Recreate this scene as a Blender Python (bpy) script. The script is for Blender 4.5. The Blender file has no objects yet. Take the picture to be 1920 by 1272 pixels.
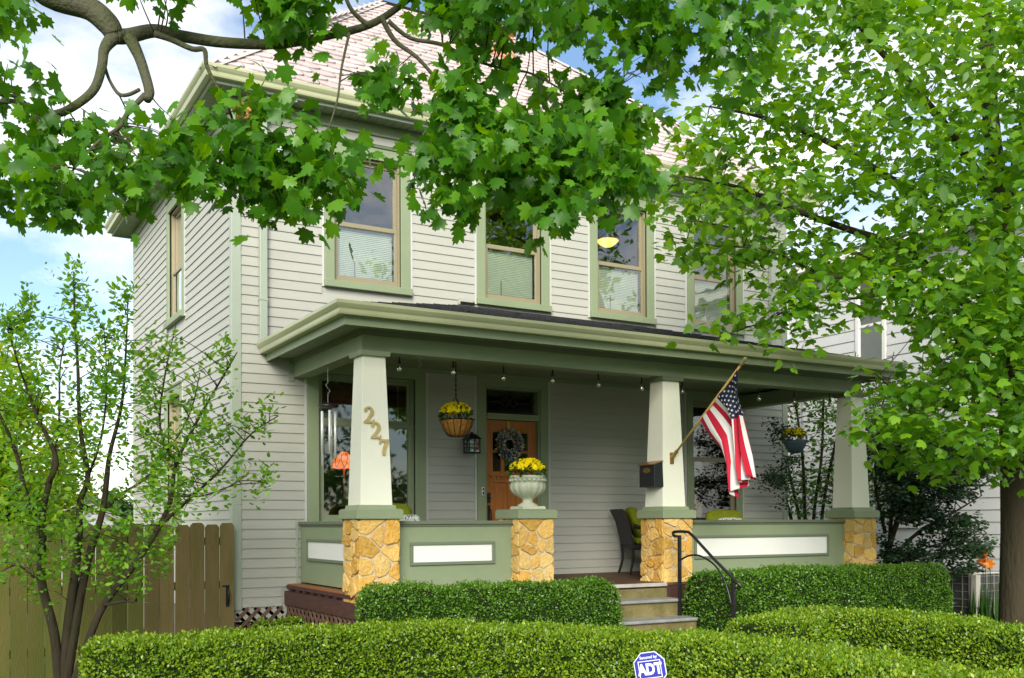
import bpy, math, random
import numpy as np
from mathutils import Vector, Matrix
random.seed(7); rng = np.random.default_rng(11)
R_ = math.radians
SC = bpy.context.scene
COL = SC.collection

# ---------------------------------------------------------------- camera
EYE = Vector((-3.0925, -11.7972, 1.75))
YAW, PITCH, ROLL = 0.5245, 0.007348, -0.004225
FPX, CXP, CYP = 1899.93, 960.0, 965.035          # in pixels of the 1920 px wide photograph
_f = Vector((math.sin(YAW)*math.cos(PITCH), math.cos(YAW)*math.cos(PITCH), math.sin(PITCH)))
_r = Vector((math.cos(YAW), -math.sin(YAW), 0)); _u = _r.cross(_f)
CR = math.cos(ROLL)*_r + math.sin(ROLL)*_u
CU = -math.sin(ROLL)*_r + math.cos(ROLL)*_u
CF = _f
cam_d = bpy.data.cameras.new('camera'); cam = bpy.data.objects.new('camera', cam_d); COL.objects.link(cam)
m = Matrix((( CR.x, CU.x, -CF.x, EYE.x), (CR.y, CU.y, -CF.y, EYE.y), (CR.z, CU.z, -CF.z, EYE.z), (0, 0, 0, 1)))
cam.matrix_world = m
cam_d.sensor_fit = 'HORIZONTAL'; cam_d.sensor_width = 36.0
cam_d.lens = FPX/1920*36.0; cam_d.shift_y = (CYP-636.0)/1920; cam_d.shift_x = 0.0
cam_d.clip_start = 0.1; cam_d.clip_end = 2000
SC.camera = cam

# ---------------------------------------------------------------- sky and sun
SUN_EL, SUN_AZ = R_(26), R_(214)       # azimuth measured from +Y clockwise: the sun stands to the left and in front of the house
sdir = Vector((math.sin(SUN_AZ)*math.cos(SUN_EL), math.cos(SUN_AZ)*math.cos(SUN_EL), math.sin(SUN_EL)))
W = bpy.data.worlds.new('World'); SC.world = W; W.use_nodes = True
nt = W.node_tree; nt.nodes.clear()
out = nt.nodes.new('ShaderNodeOutputWorld'); bg = nt.nodes.new('ShaderNodeBackground')
sky = nt.nodes.new('ShaderNodeTexSky'); sky.sky_type = 'NISHITA'; sky.sun_disc = False
sky.sun_elevation = SUN_EL; sky.sun_rotation = SUN_AZ; sky.air_density = 1.0; sky.dust_density = 0.0; sky.ozone_density = 2.0
tc = nt.nodes.new('ShaderNodeTexCoord'); mp = nt.nodes.new('ShaderNodeMapping'); mp.inputs['Scale'].default_value = (1.0, 1.0, 1.9)
mp.inputs['Location'].default_value = (3.1, 2.2, 0.3)
ns = nt.nodes.new('ShaderNodeTexNoise'); ns.inputs['Scale'].default_value = 3.1; ns.inputs['Detail'].default_value = 9; ns.inputs['Roughness'].default_value = 0.58
rp = nt.nodes.new('ShaderNodeValToRGB'); rp.color_ramp.elements[0].position = 0.40; rp.color_ramp.elements[1].position = 0.64
mx = nt.nodes.new('ShaderNodeMixRGB'); mx.inputs[2].default_value = (9.4, 9.1, 8.2, 1)
L = nt.links.new
L(tc.outputs['Generated'], mp.inputs[0]); L(mp.outputs[0], ns.inputs['Vector']); L(ns.outputs['Fac'], rp.inputs[0])
L(rp.outputs[0], mx.inputs[0]); L(sky.outputs[0], mx.inputs[1]); L(mx.outputs[0], bg.inputs[0]); L(bg.outputs[0], out.inputs[0])
bg.inputs[1].default_value = 0.085
sun_d = bpy.data.lights.new('sun', 'SUN'); sun_d.energy = 2.6; sun_d.angle = R_(30); sun_d.color = (1.0, 0.94, 0.82)
sun = bpy.data.objects.new('sun', sun_d); COL.objects.link(sun)
sun.rotation_euler = sdir.to_track_quat('Z', 'Y').to_euler(); sun.location = (-20, -20, 30)
SC.view_settings.view_transform = 'Standard'; SC.view_settings.look = 'None'
SC.view_settings.exposure = 1.2; SC.view_settings.gamma = 1.0
SC.cycles.max_bounces = 8; SC.cycles.transparent_max_bounces = 12; SC.cycles.use_denoising = True
SC.cycles.sample_clamp_indirect = 6.0

# ---------------------------------------------------------------- pixel helpers (a pixel gives a direction; the plane gives the place)
def ray(u, v): return CR*((u-CXP)/FPX) - CU*((v-CYP)/FPX) + CF
def PX(u, v, d): return EYE + ray(u, v)*d
def onY(u, v, Y): r = ray(u, v); return EYE + r*((Y-EYE.y)/r.y)
def onX(u, v, X): r = ray(u, v); return EYE + r*((X-EYE.x)/r.x)
def onZ(u, v, Z): r = ray(u, v); return EYE + r*((Z-EYE.z)/r.z)
def toPX(P):
    d = Vector(P)-EYE; w = d.dot(CF); return (CXP+FPX*d.dot(CR)/w, CYP-FPX*d.dot(CU)/w, w)

# ---------------------------------------------------------------- materials
MATS = {}
def mat(name, col, rough=0.6, spec=0.4, metal=0.0, var=0.0, varscale=6.0, bump=0.0, bumpscale=40.0, var_stretch=(1,1,1), objvar=0.0, emit=None, estr=0.0, col2=None):
    if name in MATS: return MATS[name]
    M = bpy.data.materials.new(name); M.use_nodes = True; n = M.node_tree; b = n.nodes['Principled BSDF']
    b.inputs['Base Color'].default_value = (*col, 1); b.inputs['Roughness'].default_value = rough
    b.inputs['Specular IOR Level'].default_value = spec; b.inputs['Metallic'].default_value = metal
    last = None
    tcn = n.nodes.new('ShaderNodeTexCoord')
    if var > 0 or col2:
        mpn = n.nodes.new('ShaderNodeMapping'); mpn.inputs['Scale'].default_value = var_stretch
        geo = n.nodes.new('ShaderNodeNewGeometry'); n.links.new(geo.outputs['Position'], mpn.inputs[0])
        nz = n.nodes.new('ShaderNodeTexNoise'); nz.inputs['Scale'].default_value = varscale; nz.inputs['Detail'].default_value = 6; nz.inputs['Roughness'].default_value = 0.6
        n.links.new(mpn.outputs[0], nz.inputs['Vector'])
        cr = n.nodes.new('ShaderNodeValToRGB'); cr.color_ramp.elements[0].position = 0.3; cr.color_ramp.elements[1].position = 0.7
        c2 = col2 if col2 else tuple(min(1, c*(1+var)) for c in col)
        c1 = tuple(c*(1-var) for c in col) if not col2 else col
        cr.color_ramp.elements[0].color = (*c1, 1); cr.color_ramp.elements[1].color = (*c2, 1)
        n.links.new(nz.outputs['Fac'], cr.inputs[0]); last = cr.outputs[0]
    if objvar > 0:
        oi = n.nodes.new('ShaderNodeObjectInfo'); mr = n.nodes.new('ShaderNodeMapRange')
        mr.inputs[3].default_value = 1-objvar; mr.inputs[4].default_value = 1+objvar
        n.links.new(oi.outputs['Random'], mr.inputs[0])
        hs = n.nodes.new('ShaderNodeHueSaturation'); hs.inputs['Color'].default_value = (*col, 1)
        if last: n.links.new(last, hs.inputs['Color'])
        n.links.new(mr.outputs[0], hs.inputs['Value']); last = hs.outputs[0]
    if last: n.links.new(last, b.inputs['Base Color'])
    if bump > 0:
        nb = n.nodes.new('ShaderNodeTexNoise'); nb.inputs['Scale'].default_value = bumpscale; nb.inputs['Detail'].default_value = 5
        gp = n.nodes.new('ShaderNodeNewGeometry'); mb = n.nodes.new('ShaderNodeMapping'); mb.inputs['Scale'].default_value = var_stretch
        n.links.new(gp.outputs['Position'], mb.inputs[0]); n.links.new(mb.outputs[0], nb.inputs['Vector'])
        bp = n.nodes.new('ShaderNodeBump'); bp.inputs['Strength'].default_value = bump; bp.inputs['Distance'].default_value = 0.02
        n.links.new(nb.outputs['Fac'], bp.inputs['Height']); n.links.new(bp.outputs[0], b.inputs['Normal'])
    if emit:
        b.inputs['Emission Color'].default_value = (*emit, 1); b.inputs['Emission Strength'].default_value = estr
    MATS[name] = M; return M

def leafmat(name, c1, c2, c3, trans=0.45, rough=0.42, spec=0.5, hue=0.478):
    if name in MATS: return MATS[name]
    M = bpy.data.materials.new(name); M.use_nodes = True; n = M.node_tree; b = n.nodes['Principled BSDF']; o = n.nodes['Material Output']
    g = n.nodes.new('ShaderNodeNewGeometry'); oi = n.nodes.new('ShaderNodeObjectInfo')
    ad = n.nodes.new('ShaderNodeMath'); ad.operation = 'ADD'; fr = n.nodes.new('ShaderNodeMath'); fr.operation = 'FRACT'
    n.links.new(g.outputs['Random Per Island'], ad.inputs[0]); n.links.new(oi.outputs['Random'], ad.inputs[1]); n.links.new(ad.outputs[0], fr.inputs[0])
    cr = n.nodes.new('ShaderNodeValToRGB'); e = cr.color_ramp.elements
    e[0].position = 0.0; e[0].color = (*c1, 1); e[1].position = 1.0; e[1].color = (*c3, 1)
    mid = e.new(0.55); mid.color = (*c2, 1)
    n.links.new(fr.outputs[0], cr.inputs[0]); n.links.new(cr.outputs[0], b.inputs['Base Color'])
    b.inputs['Roughness'].default_value = rough; b.inputs['Specular IOR Level'].default_value = spec
    tr = n.nodes.new('ShaderNodeBsdfTranslucent')
    hs = n.nodes.new('ShaderNodeHueSaturation'); hs.inputs['Hue'].default_value = hue; hs.inputs['Value'].default_value = 1.7; hs.inputs['Saturation'].default_value = 1.05
    n.links.new(cr.outputs[0], hs.inputs['Color']); n.links.new(hs.outputs[0], tr.inputs[0])
    mx = n.nodes.new('ShaderNodeMixShader'); mx.inputs[0].default_value = trans
    n.links.new(b.outputs[0], mx.inputs[1]); n.links.new(tr.outputs[0], mx.inputs[2]); n.links.new(mx.outputs[0], o.inputs[0])
    MATS[name] = M; return M

def glassmat(name, refl=0.22, tint=(0.8, 0.88, 0.84), wavy=0.02):
    if name in MATS: return MATS[name]
    M = bpy.data.materials.new(name); M.use_nodes = True; n = M.node_tree; n.nodes.clear()
    o = n.nodes.new('ShaderNodeOutputMaterial'); gl = n.nodes.new('ShaderNodeBsdfGlossy'); gl.inputs['Roughness'].default_value = 0.02
    tr = n.nodes.new('ShaderNodeBsdfTransparent'); tr.inputs[0].default_value = (*tint, 1)
    mx = n.nodes.new('ShaderNodeMixShader'); fr = n.nodes.new('ShaderNodeFresnel'); fr.inputs[0].default_value = 1.5
    ad = n.nodes.new('ShaderNodeMath'); ad.operation = 'ADD'; ad.inputs[1].default_value = refl; ad.use_clamp = True
    nb = n.nodes.new('ShaderNodeTexNoise'); nb.inputs['Scale'].default_value = 2.2; nb.inputs['Detail'].default_value = 1
    gp = n.nodes.new('ShaderNodeNewGeometry'); n.links.new(gp.outputs['Position'], nb.inputs['Vector'])
    bp = n.nodes.new('ShaderNodeBump'); bp.inputs['Strength'].default_value = wavy; bp.inputs['Distance'].default_value = 0.1
    n.links.new(nb.outputs['Fac'], bp.inputs['Height']); n.links.new(bp.outputs[0], gl.inputs['Normal'])
    n.links.new(fr.outputs[0], ad.inputs[0]); n.links.new(ad.outputs[0], mx.inputs[0])
    n.links.new(tr.outputs[0], mx.inputs[1]); n.links.new(gl.outputs[0], mx.inputs[2]); n.links.new(mx.outputs[0], o.inputs[0])
    MATS[name] = M; return M

# ---------------------------------------------------------------- mesh builder
class MB:
    def __init__(s): s.v = []; s.f = []; s.mi = []; s.cur = 0
    def add(s, vs, fs):
        b = len(s.v); s.v += [tuple(p) for p in vs]; s.f += [tuple(i+b for i in q) for q in fs]; s.mi += [s.cur]*len(fs); return s
    def box(s, x0, x1, y0, y1, z0, z1):
        vs = [(x0,y0,z0),(x1,y0,z0),(x1,y1,z0),(x0,y1,z0),(x0,y0,z1),(x1,y0,z1),(x1,y1,z1),(x0,y1,z1)]
        return s.add(vs, [(0,3,2,1),(4,5,6,7),(0,1,5,4),(1,2,6,5),(2,3,7,6),(3,0,4,7)])
    def frustum(s, cx, cy, z0, z1, a0, b0, a1, b1):
        vs = [(cx+i*a0/2, cy+j*b0/2, z0) for i, j in ((-1,-1),(1,-1),(1,1),(-1,1))] + [(cx+i*a1/2, cy+j*b1/2, z1) for i, j in ((-1,-1),(1,-1),(1,1),(-1,1))]
        return s.add(vs, [(0,3,2,1),(4,5,6,7),(0,1,5,4),(1,2,6,5),(2,3,7,6),(3,0,4,7)])
    def obox(s, c, ax, ay, az):       # oriented box: centre and three half-axis vectors
        c, ax, ay, az = Vector(c), Vector(ax), Vector(ay), Vector(az)
        vs = [c+i*ax+j*ay+k*az for k in (-1,1) for i, j in ((-1,-1),(1,-1),(1,1),(-1,1))]
        return s.add(vs, [(0,3,2,1),(4,5,6,7),(0,1,5,4),(1,2,6,5),(2,3,7,6),(3,0,4,7)])
    def extrude(s, prof, a, b, axis='X', cap=True):   # closed 2-D profile swept straight from a to b
        n = len(prof)
        def P(q, t): return (t, q[0], q[1]) if axis == 'X' else ((q[0], t, q[1]) if axis == 'Y' else (q[0], q[1], t))
        vs = [P(q, a) for q in prof] + [P(q, b) for q in prof]
        fs = [(i, (i+1) % n, n+(i+1) % n, n+i) for i in range(n)]
        if cap: fs += [tuple(range(n-1, -1, -1)), tuple(range(n, 2*n))]
        return s.add(vs, fs)
    def tube(s, pts, rad, n=8, cap=True):
        pts = [Vector(p) for p in pts]
        if not isinstance(rad, (list, tuple)): rad = [rad]*len(pts)
        if len(rad) != len(pts): rad = lerplist(rad, len(pts))
        vs = []; up = Vector((0.13, 0.31, 0.94)); prev = None
        for i, p in enumerate(pts):
            t = (pts[min(i+1, len(pts)-1)]-pts[max(i-1, 0)])
            if t.length < 1e-9: t = Vector((0, 0, 1))
            t.normalize()
            if prev is None:
                a = t.cross(up); 
                if a.length < 1e-3: a = t.cross(Vector((1, 0, 0)))
            else: a = prev - t*prev.dot(t)
            if a.length < 1e-6: a = t.orthogonal()
            a.normalize(); prev = a; b = t.cross(a)
            for k in range(n):
                an = 2*math.pi*k/n; vs.append(p + (a*math.cos(an)+b*math.sin(an))*rad[i])
        fs = []
        for i in range(len(pts)-1):
            for k in range(n):
                k2 = (k+1) % n; fs.append((i*n+k, i*n+k2, (i+1)*n+k2, (i+1)*n+k))
        if cap: fs += [tuple(range(n-1, -1, -1)), tuple((len(pts)-1)*n+k for k in range(n))]
        return s.add(vs, fs)
    def lathe(s, prof, c, n=24, lobes=0, lobe_amp=0.0):
        c = Vector(c); vs = []; m = len(prof)
        for (r, z, *w) in prof:
            la = (w[0] if w else 0)
            for k in range(n):
                an = 2*math.pi*k/n; rr = r*(1+la*(abs(math.sin(an*lobes/2))-0.6)) if la else r
                vs.append(c+Vector((rr*math.cos(an), rr*math.sin(an), z)))
        fs = []
        for i in range(m-1):
            for k in range(n):
                k2 = (k+1) % n; fs.append((i*n+k, i*n+k2, (i+1)*n+k2, (i+1)*n+k))
        return s.add(vs, fs)
    def poly(s, pts, d):           # flat polygon thickened by vector d
        n = len(pts); d = Vector(d); vs = [Vector(p) for p in pts] + [Vector(p)+d for p in pts]
        return s.add(vs, [tuple(range(n)), tuple(range(2*n-1, n-1, -1))] + [(i, n+i, n+(i+1) % n, (i+1) % n) for i in range(n)])
    def mesh(s, name, mats, smooth=False):
        me = bpy.data.meshes.new(name); me.from_pydata(s.v, [], s.f)
        if not isinstance(mats, (list, tuple)): mats = [mats]
        for q in mats: me.materials.append(q)
        if len(mats) > 1: me.polygons.foreach_set('material_index', s.mi)
        if smooth: me.polygons.foreach_set('use_smooth', [True]*len(me.polygons))
        me.update(); return me
    def build(s, name, mats, parent=None, smooth=False, label=None):
        return link(name, s.mesh(name, mats, smooth), parent, label)

def link(name, me, parent=None, label=None, loc=None, rot=None, scale=None):
    o = bpy.data.objects.new(name, me); COL.objects.link(o)
    if parent is not None:
        o.parent = parent
        if 'base' in parent.keys(): o.matrix_parent_inverse = Matrix.Translation(-Vector(parent['base']))
    if loc is not None: o.location = loc
    if rot is not None: o.rotation_euler = rot
    if scale is not None: o.scale = scale
    if label: o['label'] = label
    return o

def thing(name, label, cat, base=(0, 0, 0), group=None):
    o = bpy.data.objects.new(name, None); COL.objects.link(o); o.location = base; o.empty_display_size = 0.1
    o['base'] = list(base); o['label'] = label; o['category'] = cat
    if group: o['group'] = group
    return o
def tag(o, label, cat, group=None):
    o['label'] = label; o['category'] = cat
    if group: o['group'] = group
    return o
def fix_normals(o):
    import bmesh
    b = bmesh.new(); b.from_mesh(o.data); bmesh.ops.recalc_face_normals(b, faces=b.faces); b.to_mesh(o.data); b.free()
def bevel(o, w=0.006, seg=2):
    md = o.modifiers.new('bevel', 'BEVEL'); md.width = w; md.segments = seg; md.limit_method = 'ANGLE'; return o
def spline(pts, n=6):
    pts = [Vector(p) for p in pts]; o = []
    for i in range(len(pts)-1):
        p0 = pts[max(i-1, 0)]; p1 = pts[i]; p2 = pts[i+1]; p3 = pts[min(i+2, len(pts)-1)]
        for k in range(n):
            t = k/n; o.append(0.5*((2*p1)+(p2-p0)*t+(2*p0-5*p1+4*p2-p3)*t*t+(3*p1-p0-3*p2+p3)*t**3))
    o.append(pts[-1]); return o
def lerplist(a, n):        # resample radii to n values
    return [float(np.interp(i/(n-1)*(len(a)-1), range(len(a)), a)) for i in range(n)]
# ---------------------------------------------------------------- ground
siding_m = mat('vinyl_siding', (0.405, 0.405, 0.365), 0.45, 0.35, var=0.04, varscale=1.3, var_stretch=(1, 1, 3), objvar=0.025, bump=0.04, bumpscale=30)
sage_m = mat('sage_paint', (0.230, 0.280, 0.170), 0.5, 0.4, var=0.05, varscale=3, bump=0.03, bumpscale=60)
sage_dark_m = mat('sage_dark_paint', (0.135, 0.16, 0.105), 0.5, 0.4, var=0.05, varscale=3)
sage_light_m = mat('pale_sage_metal', (0.34, 0.385, 0.315), 0.4, 0.45, var=0.04, varscale=2)
gutter_m = mat('gutter_enamel', (0.43, 0.45, 0.275), 0.32, 0.5, var=0.05, varscale=2.5)
soffit_m = mat('soffit_vinyl', (0.235, 0.28, 0.18), 0.5, 0.35, objvar=0.04)
cream_m = mat('cream_paint', (0.74, 0.74, 0.63), 0.5, 0.35, var=0.03, varscale=2, bump=0.03, bumpscale=50)
white_m = mat('white_paint', (0.78, 0.78, 0.75), 0.45, 0.4, var=0.03, varscale=2)
tan_m = mat('tan_sash', (0.27, 0.235, 0.15), 0.4, 0.4, var=0.04, varscale=4)
slate_m = mat('slate', (0.52, 0.44, 0.43), 0.42, 0.55, var=0.10, varscale=9, bump=0.25, bumpscale=25, objvar=0.16)
asphalt_m = mat('asphalt_shingle', (0.030, 0.031, 0.035), 0.85, 0.3, var=0.5, varscale=60, bump=0.8, bumpscale=80)
mortar_m = mat('mortar', (0.56, 0.47, 0.33), 0.9, 0.2, var=0.12, varscale=14, bump=0.5, bumpscale=60)
stone_ms = [mat('stone_gold', (0.60, 0.345, 0.075), 0.85, 0.25, bump=0.8, bumpscale=30, objvar=0.18, col2=(0.70, 0.47, 0.17), varscale=14),
            mat('stone_ochre', (0.50, 0.26, 0.045), 0.85, 0.25, bump=0.8, bumpscale=30, objvar=0.18, col2=(0.66, 0.40, 0.10), varscale=11),
            mat('stone_buff', (0.66, 0.47, 0.19), 0.85, 0.25, bump=0.8, bumpscale=30, objvar=0.14, col2=(0.60, 0.38, 0.11), varscale=13)]
deckwood_m = mat('brown_stained_wood', (0.075, 0.034, 0.028), 0.6, 0.35, var=0.25, varscale=5, var_stretch=(6, 1.2, 6), bump=0.3, bumpscale=22)
orangewood_m = mat('worn_orange_wood', (0.30, 0.12, 0.04), 0.6, 0.35, var=0.3, varscale=5, var_stretch=(1.2, 8, 6), bump=0.2)
lattice_m = mat('lattice_wood', (0.13, 0.075, 0.05), 0.75, 0.25, var=0.3, varscale=7, objvar=0.2)
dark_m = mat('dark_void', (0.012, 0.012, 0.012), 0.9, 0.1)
concrete_m = mat('mossy_concrete', (0.10, 0.092, 0.028), 0.85, 0.25, bump=0.5, bumpscale=40, col2=(0.22, 0.18, 0.08), varscale=5)
tread_m = mat('grey_tread', (0.24, 0.245, 0.24), 0.55, 0.4, var=0.2, varscale=8, bump=0.15)
door_m = mat('door_wood', (0.47, 0.165, 0.028), 0.35, 0.5, col2=(0.34, 0.105, 0.018), varscale=4, var_stretch=(9, 9, 0.7), bump=0.06)
black_m = mat('black_iron', (0.012, 0.012, 0.014), 0.35, 0.5)
brass_m = mat('antique_brass', (0.42, 0.28, 0.09), 0.38, 0.5, metal=0.8)
interior_m = mat('interior_plaster', (0.30, 0.22, 0.15), 0.9, 0.2, var=0.15, varscale=1.2)
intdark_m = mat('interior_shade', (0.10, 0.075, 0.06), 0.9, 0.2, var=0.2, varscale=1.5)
blind_m = mat('blind_slat', (0.80, 0.90, 0.76), 0.6, 0.3)  # pale green: the reflection of trees in the panes is tinted into the slats
glass_m = glassmat('window_glass', 0.20, tint=(0.97, 0.99, 0.97), wavy=0.06)
darkglass_m = glassmat('porch_glass', 0.12, wavy=0.015)

HW, HD = 8.786, 6.42                 # house width and depth
Z0, CO = 0.765, 0.1143               # bottom of the siding, siding course
ZS = 6.72                            # soffit of the main roof
house = thing('house', 'two-storey pale grey clapboard house with sage trim, stone-pier porch and slate hip roof', 'house')

# openings: x0,x1,z0,z1 of the outer casing
FRONT = [(0.88, 2.45, 1.64, 3.715), (3.195, 4.30, 1.00, 3.70), (6.742, 7.838, 1.64, 3.70),
         (1.105, 2.24, 4.625, 6.43), (3.203, 4.33, 4.625, 6.43), (5.01, 6.14, 4.625, 6.43), (6.765, 7.865, 4.625, 6.43)]
LEFT = [(2.49, 3.62, 4.60, 6.43), (2.64, 3.79, 1.70, 3.70)]

def wall_cells(a0, a1, z0, z1, ops, P):
    xs = sorted({a0, a1, *[o[0] for o in ops], *[o[1] for o in ops]}); zs = sorted({z0, z1, *[o[2] for o in ops], *[o[3] for o in ops]})
    b = MB()
    for i in range(len(xs)-1):
        for j in range(len(zs)-1):
            cx, cz = (xs[i]+xs[i+1])/2, (zs[j]+zs[j+1])/2
            if any(o[0] < cx < o[1] and o[2] < cz < o[3] for o in ops): continue
            b.add([P(xs[i], 0, zs[j]), P(xs[i+1], 0, zs[j]), P(xs[i+1], 0, zs[j+1]), P(xs[i], 0, zs[j+1])], [(0, 1, 2, 3)])
    for o in ops:
        c = [(o[0], o[2]), (o[1], o[2]), (o[1], o[3]), (o[0], o[3])]
        for k in range(4):
            p, q = c[k], c[(k+1) % 4]; b.add([P(p[0], 0, p[1]), P(q[0], 0, q[1]), P(q[0], 0.14, q[1]), P(p[0], 0.14, p[1])], [(0, 3, 2, 1)])
    return b
wall_f = wall_cells(0, HW, 0.60, ZS+0.1, FRONT, lambda a, d, z: (a, d, z)).build('wall', siding_m, house)
wall_l = wall_cells(0, HD, 0.60, ZS+0.1, LEFT, lambda a, d, z: (d, a, z)).build('wall', siding_m, house)
MB().add([(HW, 0, .6), (HW, HD, .6), (HW, HD, ZS+.1), (HW, 0, ZS+.1)], [(0, 1, 2, 3)]).build('wall', siding_m, house)
MB().add([(HW, HD, .6), (0, HD, .6), (0, HD, ZS+.1), (HW, HD, ZS+.1)], [(0, 1, 2, 3)]).build('wall', siding_m, house)
MB().box(0.06, HW-0.06, 0.08, HD-0.06, 0.0, 0.66).build('foundation', mat('foundation_block', (0.18, 0.17, 0.15), 0.9, 0.2, var=0.2), house)

# siding planks: one shared unit mesh, one object per run between trims
pk = MB(); H = CO*1.10
pk.add([(0, -0.017, 0), (1, -0.017, 0), (1, -0.002, 0), (0, -0.002, 0), (0, -0.0165, 0.012), (1, -0.0165, 0.012), (0, -0.003, H), (1, -0.003, H)],
       [(0, 3, 2, 1), (0, 1, 5, 4), (4, 5, 7, 6), (1, 2, 7, 5), (0, 4, 6, 3), (3, 6, 7, 2)])
plank_me = pk.mesh('siding_plank', siding_m)
def runs(a0, a1, z, ops, dz=CO):
    seg = [(a0, a1)]
    for o in ops:
        if o[2] < z+dz*0.98 and o[3] > z+dz*0.10:
            ns = []
            for s in seg:
                if o[1] <= s[0] or o[0] >= s[1]: ns.append(s); continue
                if o[0]-0.035 > s[0]: ns.append((s[0], o[0]-0.035))
                if o[1]+0.035 < s[1]: ns.append((o[1]+0.035, s[1]))
            seg = ns
    return [s for s in seg if s[1]-s[0] > 0.03]
k = 0
while Z0+k*CO < ZS-0.14:
    z = Z0+k*CO
    hide = [(0.60, 8.15, 0.5, 0.98)]                       # below the porch floor
    rz = [(0.70, 8.0, 3.72, 3.93)] if 3.72 <= z+0.06 < 3.93 else []
    for s in runs(0.085, HW-0.085, z, FRONT+hide+rz):
        link('siding_plank', plank_me, wall_f, loc=(s[0], 0, z), scale=(s[1]-s[0], 1, 1))
    if z > 1.55:
        for s in runs(0.085, HD-0.05, z, LEFT):
            link('siding_plank', plank_me, wall_l, loc=(0, s[1], z), rot=(0, 0, -math.pi/2), scale=(s[1]-s[0], 1, 1))
    k += 1
# side planks hidden behind the fence are plain wall; corner boards
for (cx, sx) in ((0, 1), (HW, -1)):
    b = MB(); b.box(*(sorted((cx-0.024*sx, cx+0.088*sx))), -0.024, -0.001, Z0-0.03, ZS-0.02); b.box(*(sorted((cx-0.024*sx, cx-0.001*sx))), -0.001, 0.088, Z0-0.03, ZS-0.02)
    bevel(b.build('corner_board', sage_light_m, house), 0.004)
b = MB(); b.box(-0.022, -0.001, HD-0.05, HD+0.02, Z0-0.03, ZS-0.02); b.build('corner_board', sage_light_m, house)
# frieze board and crown strip below the soffit
b = MB(); b.box(0.09, HW-0.09, -0.03, -0.001, 6.585, ZS); b.box(0.09, HW-0.09, -0.042, -0.03, 6.585, 6.61); b.build('frieze_board', sage_m, house)
b = MB(); b.box(-0.03, -0.001, 0.09, HD, 6.585, ZS); b.build('frieze_board', sage_m, house)

# ---------------------------------------------------------------- windows
def frame(b, P, x0, x1, z0, z1, d0, d1, w, wt=None, wb=None):
    wt = w if wt is None else wt; wb = w if wb is None else wb
    def bx(a, c, e, g): 
        p = P(a, d0, e); q = P(c, d1, g); b.box(min(p[0], q[0]), max(p[0], q[0]), min(p[1], q[1]), max(p[1], q[1]), e, g)
    if w > 0: bx(x0, x0+w, z0+wb, z1-wt); bx(x1-w, x1, z0+wb, z1-wt)
    if wt > 0: bx(x0, x1, z1-wt, z1)
    if wb > 0: bx(x0, x1, z0, z0+wb)
def pane(parent, P, x0, x1, z0, z1, d, m, name='pane'):
    b = MB(); b.add([P(x0, d, z0), P(x1, d, z0), P(x1, d, z1), P(x0, d, z1)], [(0, 1, 2, 3)]); return b.build(name, m, parent)
def dh_window(P, x0, x1, z0, z1, meet, name='window', blind=True, sill=True, casing=0.125, gm=None):
    gm = gm or glass_m
    b = MB(); frame(b, P, x0, x1, z0+0.085, z1, -0.032, 0.0, casing, 0.15, 0.0)
    if sill:
        p = P(x0-0.01, -0.075, 0); q = P(x1+0.01, 0.03, 0); b.box(min(p[0], q[0]), max(p[0], q[0]), min(p[1], q[1]), max(p[1], q[1]), z0, z0+0.085)
    w = b.build(name, sage_m, house); bevel(w, 0.004)
    # drip cap
    b = MB(); p = P(x0-0.02, -0.05, 0); q = P(x1+0.02, 0, 0); b.box(min(p[0], q[0]), max(p[0], q[0]), min(p[1], q[1]), max(p[1], q[1]), z1, z1+0.03); b.build('drip_cap', sage_dark_m, w)
    i0, i1, j0, j1 = x0+casing, x1-casing, z0+0.085, z1-0.15
    b = MB(); frame(b, P, i0, i1, j0, j1, 0.02, 0.115, 0.028, 0.028, 0.028); b.build('jamb', tan_m, w)
    s0, s1 = i0+0.028, i1-0.028
    b = MB(); frame(b, P, s0, s1, meet, j1-0.028, 0.075, 0.105, 0.035, 0.045, 0.04); b.build('upper_sash', tan_m, w)
    b = MB(); frame(b, P, s0, s1, j0+0.028, meet+0.012, 0.032, 0.066, 0.038, 0.04, 0.055); bevel(b.build('lower_sash', tan_m, w), 0.003)
    pane(w, P, s0+0.03, s1-0.03, meet+0.03, j1-0.06, 0.09, gm); pane(w, P, s0+0.03, s1-0.03, j0+0.07, meet-0.02, 0.05, gm)
    if blind:
        b = MB(); z = j0+0.09; top = meet-0.03 if blind == True else blind
        while z < top:
            p = P(s0+0.04, 0.085, 0); q = P(s1-0.04, 0.105, 0)
            b.add([P(s0+0.04, 0.122, z+0.0225), P(s1-0.04, 0.122, z+0.0225), P(s1-0.04, 0.112, z-0.001), P(s0+0.04, 0.112, z-0.001)], [(0, 1, 2, 3)])
            z += 0.0235
        bl = b.build('blind', blind_m, w); bl['kind'] = 'stuff'
        b = MB(); xc = s0+0.28; p = P(xc, 0.10, 0); b.box(p[0]-.005, p[0]+.005, p[1]-.004, p[1]+.004, j0+0.09, j0+0.30); b.build('blind_cord', tan_m, w)
    return w
PF = lambda a, d, z: (a, d, z)
PL = lambda a, d, z: (d, a, z)
for o in FRONT[3:]: dh_window(PF, o[0], o[1], o[2], o[3], 5.435)
dh_window(PF, *FRONT[2], 2.68, blind=False, casing=0.118, gm=darkglass_m)
for i, o in enumerate(LEFT): dh_window(PL, o[0], o[1], o[2], o[3], (5.39, 2.70)[i], blind=False, casing=0.11)

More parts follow.
